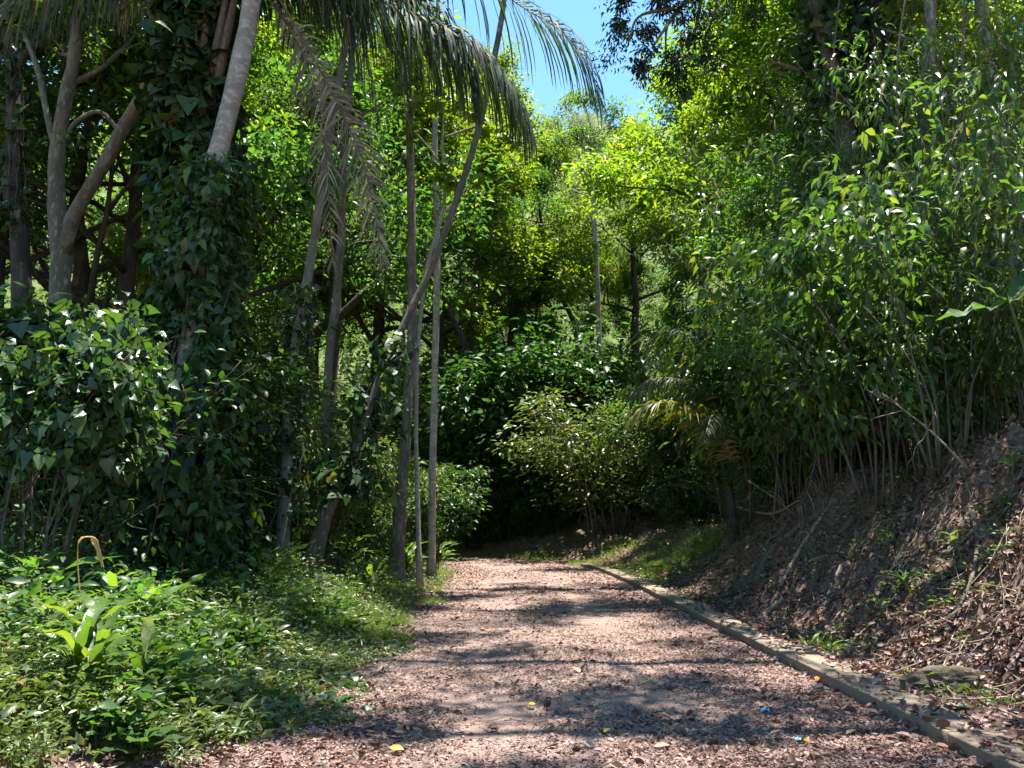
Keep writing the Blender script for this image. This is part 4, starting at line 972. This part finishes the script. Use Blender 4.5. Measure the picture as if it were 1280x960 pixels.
# ------------------------------------------------------------------ shrubs
SH['heart'] = shrub_proto(29, 2.5, 1.2, 9, .02, 13, .135, .85, L_HEART, 'leaf_heart', f0=.62, kids=7, cl=.3, droop=.55)
SB = [
 ('heart', 62, 8.8, 368, 'shrub with big heart shaped leaves gleaming in the sun', .7),
 ('heart', -30, 11.5, 335, 'heart leaved shrub partly behind the gleaming one', 1.0),
 ('thicket', 20, 9.2, 455, 'dark tangle of bare twigs below the heart leaved shrub', 1.2),
 ('thicket', 110, 10.4, 455, 'shaded twiggy thicket left of the palm foot', 1.2),
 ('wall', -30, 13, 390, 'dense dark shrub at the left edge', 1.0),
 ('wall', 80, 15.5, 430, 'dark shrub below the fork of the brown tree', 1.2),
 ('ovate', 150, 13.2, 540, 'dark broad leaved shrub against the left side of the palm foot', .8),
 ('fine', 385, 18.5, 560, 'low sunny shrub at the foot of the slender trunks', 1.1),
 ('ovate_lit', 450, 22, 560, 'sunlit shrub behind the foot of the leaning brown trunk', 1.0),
 ('ivy', 575, 42.5, 570, 'low leafy shrub at the inner end of the road', 1.3),
 ('ivy', 630, 42.3, 590, 'low leafy shrub straight at the road end', 1.4),
 ('ivy', 690, 42, 585, 'low leafy shrub at the outer end of the road', 1.3),
 ('wall', 200, 15, 430, 'shadowed shrub behind the palm foot', 1.2),
 ('fine', 305, 19, 500, 'sun flecked shrub between palm and slender trunk', 1.0),
 ('fine', 345, 21, 530, 'fine leaved sunny shrub behind the ivy bundle', 1.2),
 ('ovate_lit', 395, 28, 510, 'sunlit shrub in the gap below the bright hillside', 1.3),
 ('fine', 445, 30, 530, 'pale green shrub behind the leaning brown trunk', 1.3),
 ('ovate_lit', 500, 27, 585, 'bright leaved shrub behind the straight reddish trunk', 1.0),
 ('ovate', 525, 36, 570, 'dark shrub at the inner side of the road bend', 1.2),
 ('ivy', 560, 46, 480, 'leafy dark wall of shrub left of the bend', 1.4),
 ('wall', 612, 44.5, 440, 'dark tall shrub straight beyond the road end', 1.4),
 ('wall', 665, 45, 425, 'tallest dark shrub beyond the road end', 1.3),
 ('ivy', 715, 45, 480, 'dark shrub left of the sunny roadside bush', 1.3),
 ('fine', 768, 38, 500, 'sunny pale green roadside bush at the outer bend', 1.5),
 ('fine', 800, 37.5, 540, 'smaller sunlit bush right of the roadside bush', 1.2),
 ('ivy', 790, 43, 450, 'dark shrub behind the sunny roadside bush', 1.3),
 ('ivy', 845, 37, 480, 'shadowy shrub below the yellow palm frond', 1.2),
 ('wall', 880, 31, 500, 'dark shrub where the bank begins', 1.1),
 ('thicket', 845, 31, 600, 'dark twiggy thicket at the foot of the far bank', 1.3),
 ('thicket', 925, 24, 570, 'brown twiggy thicket right of the small palm', 1.3),
 ('lance', 925, 29, 400, 'long leaved shrub behind the small palm', 1.2),
 ('lance', 950, 21.5, 380, 'long leaved shrub on the bank right of the small palm', 1.2),
 ('lance_thin', 1020, 19.5, 270, 'tall thin stemmed shrub on the middle of the bank crest', 1.3),
 ('lance', 1054, 17.2, 340, 'long leaved shrub left of the peeling trunk', 1.1),
 ('lance_thin', 1097, 16, 240, 'tall drooping shrub in front of the peeling trunk', 1.2),
 ('lance', 1133, 14, 330, 'glossy drooping shrub in front of the two vine clad trunks', 1.1),
 ('lance_thin', 1186, 13.4, 170, 'tall glossy shrub screening the vine clad trunks', 1.2),
 ('lance', 1226, 12, 300, 'glossy shrub hiding the bank crest trunk', 1.0),
 ('lance_thin', 1271, 12, 90, 'tallest glossy shrub on the right of the bank', .8),
 ('lance', 1304, 10.6, 320, 'drooping shrub with whitish glints near the right edge', .75),
 ('lance_thin', 1355, 10.4, 100, 'tall long leaved shrub cut by the right edge', .8),
 ('lance', 1381, 9.6, 300, 'low long leaved shrub cut by the right edge', .75),
 ('leggy', 999, 20, 470, 'bare stemmed shrub at the low end of the bank crest', 1.1),
 ('leggy', 1048, 17.6, 440, 'bare stemmed shrub below the drooping shrub on the middle crest', 1.0),
 ('leggy', 1104, 15.4, 430, 'leggy shrub of many brown stems below the vine clad trunks', 1.0),
 ('leggy', 1165, 13.6, 430, 'leggy brown stemmed shrub left of the bank crest trunk', .9),
 ('leggy', 1246, 12, 430, 'leggy shrub right of the bank crest trunk', .65),
 ('leggy', 1312, 11, 430, 'leggy shrub with bare stems by the right edge', .65),
 ('thicket', 1067, 18.5, 520, 'brown twiggy tangle behind the middle bank stems', 1.4),
 ('thicket', 1175, 15, 480, 'brown twiggy tangle behind the bank crest trunk', 1.4),
 ('tallthin', 1000, 22, 120, 'tall slender tree like shrub left of the peeling trunk', 1.0),
 ('tallthin', 1090, 18.5, 190, 'tall slender shrub in front of the dark cloaked trunk', 1.0),
 ('tallthin', 1165, 15.5, 60, 'tall shrub hiding the upper bank crest trunk', .9),
 ('tallthin', 1262, 15.5, 20, 'tall shrub reaching the top right corner', .9),
 ('broad', 1050, 14.6, 400, 'broad leaved shrub on the middle of the bank crest', 1.1),
 ('broad', 1110, 13, 300, 'broad leaved shrub in front of the bank crest trunk', 1.0),
 ('broad', 1195, 11.3, 250, 'broad leaved shrub with big pale leaves on the right of the crest', 1.0),
 ('broad', 985, 18, 430, 'broad leaved shrub at the low end of the crest', 1.1),
 ('broad', 1150, 12.3, 440, 'low broad leaved shrub amid the bare stems', 1.0),
 ('wall', 1000, 22, 400, 'dark leafy shrub deep behind the bank stems', 1.3),
 ('wall', 1090, 18, 380, 'dark leafy shrub behind the vine clad trunk feet', 1.2),
 ('wall', 1200, 15.5, 380, 'dark leafy shrub behind the right bank stems', 1.2),
 ('wall', 1290, 13.5, 330, 'dark leafy shrub behind the right edge shrubs', 1.1),
]
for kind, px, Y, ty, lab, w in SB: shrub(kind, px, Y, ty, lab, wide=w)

# hanging lianas on the right
for k, (px, Y, y0, y1, lab) in enumerate([(1052, 15.6, -30, 420, 'thin liana hanging in front of the peeling right hand trunk'), (1136, 13.2, -30, 360, 'liana hanging beside the dark cloaked trunk'), (1206, 11.8, -30, 470, 'long bare liana hanging near the right edge'), (968, 19, 150, 500, 'slanting liana above the low end of the bank')]):
    rng = np.random.default_rng(900 + k); a = at(px, y0, Y); e = at(px + rng.normal(0, 25), y1, Y - .4)
    c = spline([a, a * .65 + e * .35 + rng.normal(0, .15, 3), a * .3 + e * .7 + rng.normal(0, .15, 3), e], 24) - e
    m = MB(); m.tube(c, .018, 5, .1)
    tag(obj('liana', m.mesh('liana', M['twig'], True), None, e), lab, 'liana')

# ------------------------------------------------------------------ small palm on the right
FK = .84
po = at(915, 590, 21); po[2] = hz(po[0], po[1])
sp = thing('small_palm', 'small palm with a yellow lit frond on the bank below the shrubs', 'palm tree', po)
m = MB(); m.tube(spline([UP * -.1, UP * .6, UP * 1.5 + [-.1, 0, 0]], 8), [.13, .12, .11, .1, .1, .1, .09, .07], 8, .1)
obj('trunk', m.mesh('trunk', M['bark_dark'], True), sp)
palm_frond(sp, po, F((913, 575, 25), (885, 530, 24.6), (850, 508, 24.2), (815, 505, 24), (790, 522, 24)), 'frond_yellow', 'rachis', label='yellow sunlit frond', Lf=1.25, n=70, droop=.5, width=.065, seed=20, r=.025)
palm_frond(sp, po, F((913, 570, 25), (890, 500, 25), (855, 476, 25), (815, 474, 25), (790, 490, 25)), 'frond_olive', 'rachis', Lf=.8, n=55, droop=.9, width=.035, seed=21, r=.025)
for k, p in enumerate([((915, 570, 25), (900, 480, 25.3), (870, 425, 25.6), (830, 415, 25.8), (800, 440, 26)), ((915, 570, 25), (915, 470, 25.5), (900, 400, 26), (870, 385, 26.3)), ((917, 570, 25), (935, 480, 25), (960, 440, 25), (990, 450, 25)), ((915, 575, 25), (900, 530, 24.2), (890, 520, 23.4), (880, 550, 22.6))]):
    palm_frond(sp, po, F(*p), 'frond', 'rachis', Lf=.9, n=45, droop=.6, width=.035, seed=22 + k)
# a dead frond slumped on the bank
c = ground(1010, 640); e = ground(1055, 590)
fo = thing('fallen_frond', 'dead grey brown frond slumped over the bank edge', 'palm frond', c)
palm_frond(fo, c, [e + UP * .9, (c + e) / 2 + UP * 1.0, c + UP * .35, c + np.array([-.3, -.3, .05])], 'frond_dead', 'petiole', Lf=.7, n=45, droop=1.3, width=.02, seed=40)

# ------------------------------------------------------------------ single plants
PL = [  # kind, base pixel, size, label, name
 ('ginger_clump', 115, 905, 1.4, 'big leafy ginger clump at the near left verge', 'ginger_plant'),
 ('ginger', 205, 905, 1.2, 'smaller ginger plant beside the big near clump', 'ginger_plant'),
 ('ginger_clump', 62, 850, 1.1, 'ginger clump left of the biggest near clump', 'ginger_plant'),
 ('ginger_clump', 165, 812, 1.25, 'ginger clump behind the biggest near clump', 'ginger_plant'),
 ('ginger_clump', 300, 832, .9, 'small ginger clump by the middle of the verge', 'ginger_plant'),
 ('ginger', 20, 800, 2.10, 'ginger plant with long blades cut by the left edge', 'ginger_plant'),
 ('strap', 60, 760, 1.61, 'tall strap leaved plant behind the dry arched leaf', 'strap_leaved_plant'),
 ('strap', 205, 790, 1.54, 'strap leaved plant with a broad blade drooping right', 'strap_leaved_plant'),
 ('ginger', 283, 782, 1.54, 'bright young ginger in the shade of the palm', 'ginger_plant'),
 ('strap', 330, 735, 1.82, 'dark strap leaved plant below the ivy bundle', 'strap_leaved_plant'),
 ('ginger', 338, 760, 1.68, 'low dark ginger right of the bright young one', 'ginger_plant'),
 ('ginger_clump', 428, 715, 1.68, 'tall bright ginger clump at the foot of the leaning trunk', 'ginger_plant'),
 ('strap', 458, 742, 1.68, 'dark upright strap leaved plant on the sunny verge', 'strap_leaved_plant'),
 ('ginger_clump', 500, 722, 1.82, 'sunlit ginger clump around the straight trunk foot', 'ginger_plant'),
 ('ginger_clump', 540, 714, 1.82, 'sunlit ginger clump right of the straight trunk', 'ginger_plant'),
 ('ginger', 555, 708, 2.24, 'dark ginger where the verge meets the far road', 'ginger_plant'),
 ('ginger', 470, 715, 1.96, 'pale green ginger between leaning and straight trunk', 'ginger_plant'),
 ('broad', 250, 905, 1.25, 'bright broad leaved plant near the leaf covered road edge', 'broad_leaved_plant'),
 ('broad', 172, 955, .85, 'broad leaved plant at the bottom edge of the verge', 'broad_leaved_plant'),
 ('broad', 20, 720, 1.54, 'big leaved plant at the left edge below the thicket', 'broad_leaved_plant'),
 ('small', 350, 862, 1.40, 'small rounded plant at the very edge of the road', 'herb_plant'),
 ('small', 400, 845, 1.26, 'flat leaved plant reaching onto the road litter', 'herb_plant'),
 ('broad', 430, 800, 1.12, 'rounded leaved plant among the bluish creeper', 'broad_leaved_plant'),
 ('sprout', 1150, 862, 1.10, 'bright green grassy sprout beside the mossy ledge', 'grass_sprout'),
 ('sprout', 1012, 812, 0.99, 'tuft of grass between kerb and bank', 'grass_sprout'),
 ('sprout', 1035, 815, 0.88, 'thin pale grass tuft right of the other tuft by the kerb', 'grass_sprout'),
 ('small', 1262, 640, 1.43, 'light green plant high on the bank at the right edge', 'herb_plant'),
 ('small', 1230, 650, 1.32, 'leafy plant on the upper bank near the right edge', 'herb_plant'),
 ('seedling', 1110, 690, 1.76, 'dark seedling clump in the middle of the bank', 'seedling'),
 ('small', 1130, 735, 1.65, 'bluish green plant low on the bank below the dark seedling', 'herb_plant'),
 ('seedling', 1105, 775, 1.65, 'seedling near the foot of the bank', 'seedling'),
 ('seedling', 1190, 690, 1.54, 'seedling with a reddish leaf on the sunny bank', 'seedling'),
 ('small', 1135, 610, 1.87, 'single large leaved plant just below the bank crest', 'herb_plant'),
 ('broad', 826, 660, 2.42, 'pale drooping leaved plant at the foot of the far bank', 'broad_leaved_plant'),
 ('broad', 935, 590, 1.98, 'pale leaved plant sprouting beside the brown thicket', 'broad_leaved_plant'),
 ('seedling', 1265, 600, 1.76, 'seedling on the bank crest at the right edge', 'seedling'),
]
for kind, px, py, sc, lab, nm in PL: plant(kind, ground(px, py), sc, lab, nm)
# big blades high on the right
def blade_cluster(px, py, Y, label, blades, name='banana_plant'):
    o = at(px, py, Y); o2 = np.array([o[0] + .3, o[1] + .4, hz(o[0] + .3, o[1] + .4)])
    t = thing(name, label, 'plant', o2)
    m = MB(); m.tube(spline([UP * -.1, (o - o2) * .5 + [.15, 0, 0], o - o2], 8), [.04, .04, .035, .03, .03, .025, .02, .02], 7)
    obj('stem', m.mesh('stem', M['stem_green'], True), t)
    b = MB()
    for (qx, qy, qY, w) in blades:
        e = at(qx, qy, qY); L = np.linalg.norm(e - o)
        b.leaves((o - o2)[None], (e - o)[None], np.array([[0, -.5, 1.]]), np.array([L]), np.array([w]), _strap(9, .12), None)
    obj('blades', b.mesh('blades', M['leaf_ginger'], True), t)
    return t
blade_cluster(1262, 378, 9.6, 'large banana like blades catching sun near the right edge', [(1172, 384, 9.2, .16), (1215, 342, 9.6, .22), (1300, 350, 9.4, .2), (1290, 320, 9.9, .2)])
blade_cluster(1300, 250, 9.0, 'big ribbed leaves hanging in from the right edge', [(1254, 218, 8.9, .16), (1262, 262, 8.8, .15), (1330, 220, 9.2, .2)], 'broad_leaved_plant')

# dry arched leaf standing among the herbs
Yd = 7.4; o = at(100, 735, Yd); o[2] = hz(o[0], o[1])
pts = np.array([at(*p) for p in [(103, 800, Yd), (100, 745, Yd), (97, 705, Yd), (98, 680, Yd), (108, 671, Yd), (120, 674, Yd), (125, 690, Yd), (129, 709, Yd)]]) - o
c = spline(pts, 20); w = .005 + .042 * smooth(.42, .58, np.linspace(0, 1, 20)) * (1 - .7 * smooth(.75, 1, np.linspace(0, 1, 20))) * (1 + .35 * np.sin(np.arange(20) * 2.3))
b = MB(); V = np.stack([c - np.array([.6, .8, 0]) * w[:, None], c + np.array([0, 0, 0]) + np.array([0, .012, .006]), c + np.array([.6, -.8, 0]) * w[:, None]], 1)
i = np.arange(19)[:, None] * 3
b.add(V.reshape(-1, 3), [np.concatenate([np.concatenate([i, i + 1, i + 4, i + 3], 1), np.concatenate([i + 1, i + 2, i + 5, i + 4], 1)])])
tag(obj('dry_leaf', b.mesh('dry_leaf', M['leaf_tan'], True), None, o), 'dry tan leaf bent over in an arch above the herbs', 'dead leaf')

# ------------------------------------------------------------------ fallen wood, stones, bright leaves and scraps
def fallen(name, pts_px, rpx, mat, label, lift=.04):
    P = np.array([ground(*p) for p in pts_px]); P[:, 2] += lift
    P = spline(P, 18); P[:, 2] = np.maximum(P[:, 2], height(P[:, 0], P[:, 1]) + lift * .3)
    o = P[0].copy(); r = np.interp(np.linspace(0, 1, 18), np.linspace(0, 1, len(rpx)), rpx) * P[:, 1] / FPX
    m = MB(); m.tube(P - o, r, 7, .09)
    return tag(obj(name, m.mesh(name, M[mat], True), None, o), label, 'fallen branch')
fallen('fallen_branch', [(1048, 632), (1010, 655), (965, 692), (945, 730)], [4, 4.5, 4.5, 3], 'bark_brown', 'thick brown branch lying down the bank left of a thinner pale one')
fallen('fallen_branch', [(1034, 640), (1003, 686), (976, 735)], [2, 2.6, 2.2], 'wood_dead', 'thin pale branch sloping down the bank beside a thicker brown one')
fallen('fallen_log', [(949, 778), (962, 766), (980, 752)], [3.5, 4, 3], 'wood_dead', 'short broken log at the foot of the bank')
fallen('fallen_branch', [(918, 752), (926, 748), (934, 745)], [2, 2.4, 1.6], 'wood_dead', 'short bleached stick low on the bank')
fallen('fallen_twig', [(762, 716), (800, 716), (850, 712)], [1, 1, .7], 'bark_dark', 'thin dark twig lying across the far kerb', .16)
fallen('fallen_branch', [(915, 640), (960, 655), (1000, 640)], [1.5, 1.4, 1], 'wood_dead', 'thin bleached branch lying along the edge of the brown thicket', .25)
fallen('fallen_branch', [(1180, 700), (1220, 668), (1262, 640)], [2, 2, 1.2], 'bark_brown', 'brown root like branch on the bank near the right edge')
fallen('exposed_root', [(1075, 655), (1068, 690), (1040, 735), (1030, 770)], [2.2, 2, 1.8, 1], 'bark_brown', 'brown root running down the middle of the bank', .05)
fallen('exposed_root', [(1150, 620), (1140, 668), (1112, 720), (1085, 760)], [2.6, 2.2, 1.8, 1], 'bark_brown', 'long root winding down the bank left of the sunny seedling', .05)
fallen('exposed_root', [(1215, 640), (1222, 690), (1210, 745), (1180, 800)], [3, 2.6, 2, 1], 'bark_brown', 'thick root curving down the bank near the right edge', .06)
fallen('exposed_root', [(1010, 650), (1000, 675), (1008, 705), (1000, 730)], [1.6, 1.5, 1.2, .8], 'bark_brown', 'short root right of the pale sloping branch', .05)
# bleached standing twigs on the bank
def twiggy(label, px, py, Y, px1, py1, seed, name='bare_branch'):
    rng = np.random.default_rng(seed); a = at(px, py, Y); a[2] = hz(a[0], a[1]); e = at(px1, py1, Y - .3)
    tubes, tips = [], []
    path = spline([UP * -.1, (e - a) * .5 + rng.normal(0, .1, 3), e - a], 10); tubes.append((path, np.linspace(.02, .008, 10), 6))
    for k in range(7):
        grow(rng, path[rng.integers(3, 10)], norm(e - a + rng.normal(0, 1.1, 3)), .45, .008, 1, tubes, tips, .3, .0, (1, 3))
    return tag(obj(name, tubes_mesh(name, tubes, M['wood_dead'], .003), None, a), label, 'dead branch')
twiggy('bleached leafless branch leaning over the bank crest', 1210, 560, 10.8, 1120, 505, 1)
twiggy('bleached leafless branch leaning out over the low end of the bank', 1000, 640, 17, 935, 600, 2)
twiggy('dead branch poking up right of the small palm', 960, 560, 19, 948, 420, 3)

def rock(name, px, py, size, mat, label, seed, cat='stone', sq=(1, 1, .7)):
    import bmesh
    bm = bmesh.new(); bmesh.ops.create_icosphere(bm, subdivisions=4, radius=1)
    for v in bm.verts:
        c = np.array(v.co); n = vnoise(np.array([c[0] * 1.5 + seed * 7]), np.array([c[1] * 1.5 + c[2] * 2.1]), 1.0, seed, 4)[0]; n2 = vnoise(np.array([c[2] * 3 + seed]), np.array([c[0] * 3 - c[1]]), 1.3, seed + 4, 3)[0]
        f = 1 + .3 * n + .22 * n2
        v.co = Vector((c * f * np.array(sq) * size).tolist())
    me = bpy.data.meshes.new(name); bm.to_mesh(me); bm.free(); me.materials.append(M[mat])
    g = ground(px, py); g[2] += size * sq[2] * .15
    return tag(obj(name, me, None, g), label, cat)
rock('mossy_ledge', 1195, 862, .22, 'stone_moss', 'low mossy ledge of earth and stone behind the kerb right of the grassy sprout', 2, 'ledge', (2.6, .7, .8))
rock('dirt_clod', 704, 802, .07, 'bark_dark', 'left of two dark clods on the road', 4, 'clod', (1.2, 1, .6))
rock('dirt_clod', 713, 801, .06, 'bark_dark', 'right of two dark clods on the road', 5, 'clod', (.8, 1, .9))
rock('pale_stone', 563, 788, .09, 'stone', 'pale flat stone near the left edge of the road', 6, sq=(1.2, .8, .3))
rock('pale_stone', 612, 832, .07, 'stone', 'flat pale stone half sunk in the road litter', 7, sq=(1.4, .8, .25))

def single_leaf(px, py, L, mat, label, asp=.5, name='fallen_leaf'):
    g = ground(px, py); g[2] = road_z(np.array([g[0]]), np.array([g[1]]))[0] + .03 if abs(g[0] - .55) < HALF else g[2] + .04
    a = RNG.uniform(0, 6.28)
    b = MB(); b.leaves(np.zeros((1, 3)), np.array([[math.cos(a), math.sin(a), .05]]), np.array([[0, -.35, 1.]]), np.array([L]), np.array([L * asp]), L_CURL, None)
    tag(obj(name, b.mesh(name, M[mat]), None, g), label, 'leaf')
for px, py, L, mt, lab in [(505, 953, .11, 'leaf_yellow', 'yellow leaf at the bottom of the road near the left'), (659, 893, .10, 'leaf_yellow', 'yellow leaf beside the orange one on the road'), (673, 886, .07, 'leaf_orange', 'orange leaf lying in the middle of the road'),
        (530, 823, .11, 'leaf_yellow', 'yellow leaf by the left road edge'), (755, 930, .08, 'leaf_yellow', 'yellowish leaf in the shadow patch on the road'), (1086, 866, .12, 'leaf_yellow', 'yellow leaf on top of the kerb'),
        (1014, 942, .07, 'leaf_yellow', 'small yellow leaf right of the blue scraps'), (362, 918, .10, 'leaf_yellow', 'yellow leaf near the verge plants'), (505, 930, .07, 'leaf_orange', 'reddish leaf left of the shadow patch'), (1022, 862, .12, 'leaf_orange', 'orange brown leaf against the kerb face')]:
    single_leaf(px, py, L, mt, lab)
M['blue_plastic'] = noise_mat('blue_plastic', [(9, .5, .1, (.02, .25, .62))], (.03, .33, .75), .35, .1, 30, .003, spec=.5)
def scrap(px, py, s, label, seed):
    rng = np.random.default_rng(seed); n = 6
    u, v = np.meshgrid(np.linspace(-.5, .5, n), np.linspace(-.35, .35, n))
    V = np.stack([u * s + rng.normal(0, .06 * s, u.shape), v * s + rng.normal(0, .06 * s, u.shape), np.abs(rng.normal(.12, .14, u.shape)) * s], -1).reshape(-1, 3)
    i = (np.arange(n - 1)[:, None] * n + np.arange(n - 1)[None]).ravel()
    b = MB(); b.add(V, [np.stack([i, i + 1, i + n + 1, i + n], -1)])
    g = ground(px, py); g[2] = road_z(np.array([g[0]]), np.array([g[1]]))[0] + .02
    tag(obj('plastic_scrap', b.mesh('plastic_scrap', M['blue_plastic']), None, g), label, 'litter')
scrap(957, 901, .075, 'larger crumpled blue scrap on the road litter', 1)
scrap(998, 938, .045, 'smaller blue scrap on the road near the kerb', 2)

# ------------------------------------------------------------------ light
SUN = norm(np.array([.12, .10, .985]))
EL = math.asin(SUN[2]); AZ = math.atan2(SUN[0], SUN[1])
W = bpy.data.worlds.new('World'); SC.world = W; W.use_nodes = True
nt = W.node_tree
bg = nt.nodes['Background']
sky = nt.nodes.new('ShaderNodeTexSky'); sky.sky_type = 'NISHITA'; sky.sun_disc = False
sky.sun_elevation = EL; sky.sun_rotation = AZ; sky.air_density = 1.0; sky.dust_density = .0; sky.ozone_density = 1.6
tint = N(nt, 'ShaderNodeMix', data_type='RGBA', blend_type='MULTIPLY'); tint.inputs['Factor'].default_value = 1; tint.inputs['B'].default_value = (.74, .97, .97, 1)
nt.links.new(sky.outputs[0], tint.inputs['A']); nt.links.new(tint.outputs['Result'], bg.inputs[0]); bg.inputs[1].default_value = .105
sd = bpy.data.lights.new('sun', 'SUN'); sd.energy = 4.8; sd.angle = math.radians(.53); sd.color = (1, .955, .88)
so = bpy.data.objects.new('sun', sd); COL.objects.link(so)
so.rotation_euler = Vector((-SUN).tolist()).to_track_quat('-Z', 'Y').to_euler()
so.location = (20, 30, 60)

vs = SC.view_settings
SC.display_settings.display_device = 'sRGB'
vs.view_transform = 'Standard'; vs.look = 'None'; vs.exposure = 1.85; vs.gamma = 1; vs.use_curve_mapping = False
cy = SC.cycles
cy.max_bounces = 8; cy.diffuse_bounces = 4; cy.glossy_bounces = 2; cy.transmission_bounces = 5; cy.transparent_max_bounces = 4
cy.caustics_reflective = False; cy.caustics_refractive = False
cy.sample_clamp_indirect = 6; cy.use_denoising = True
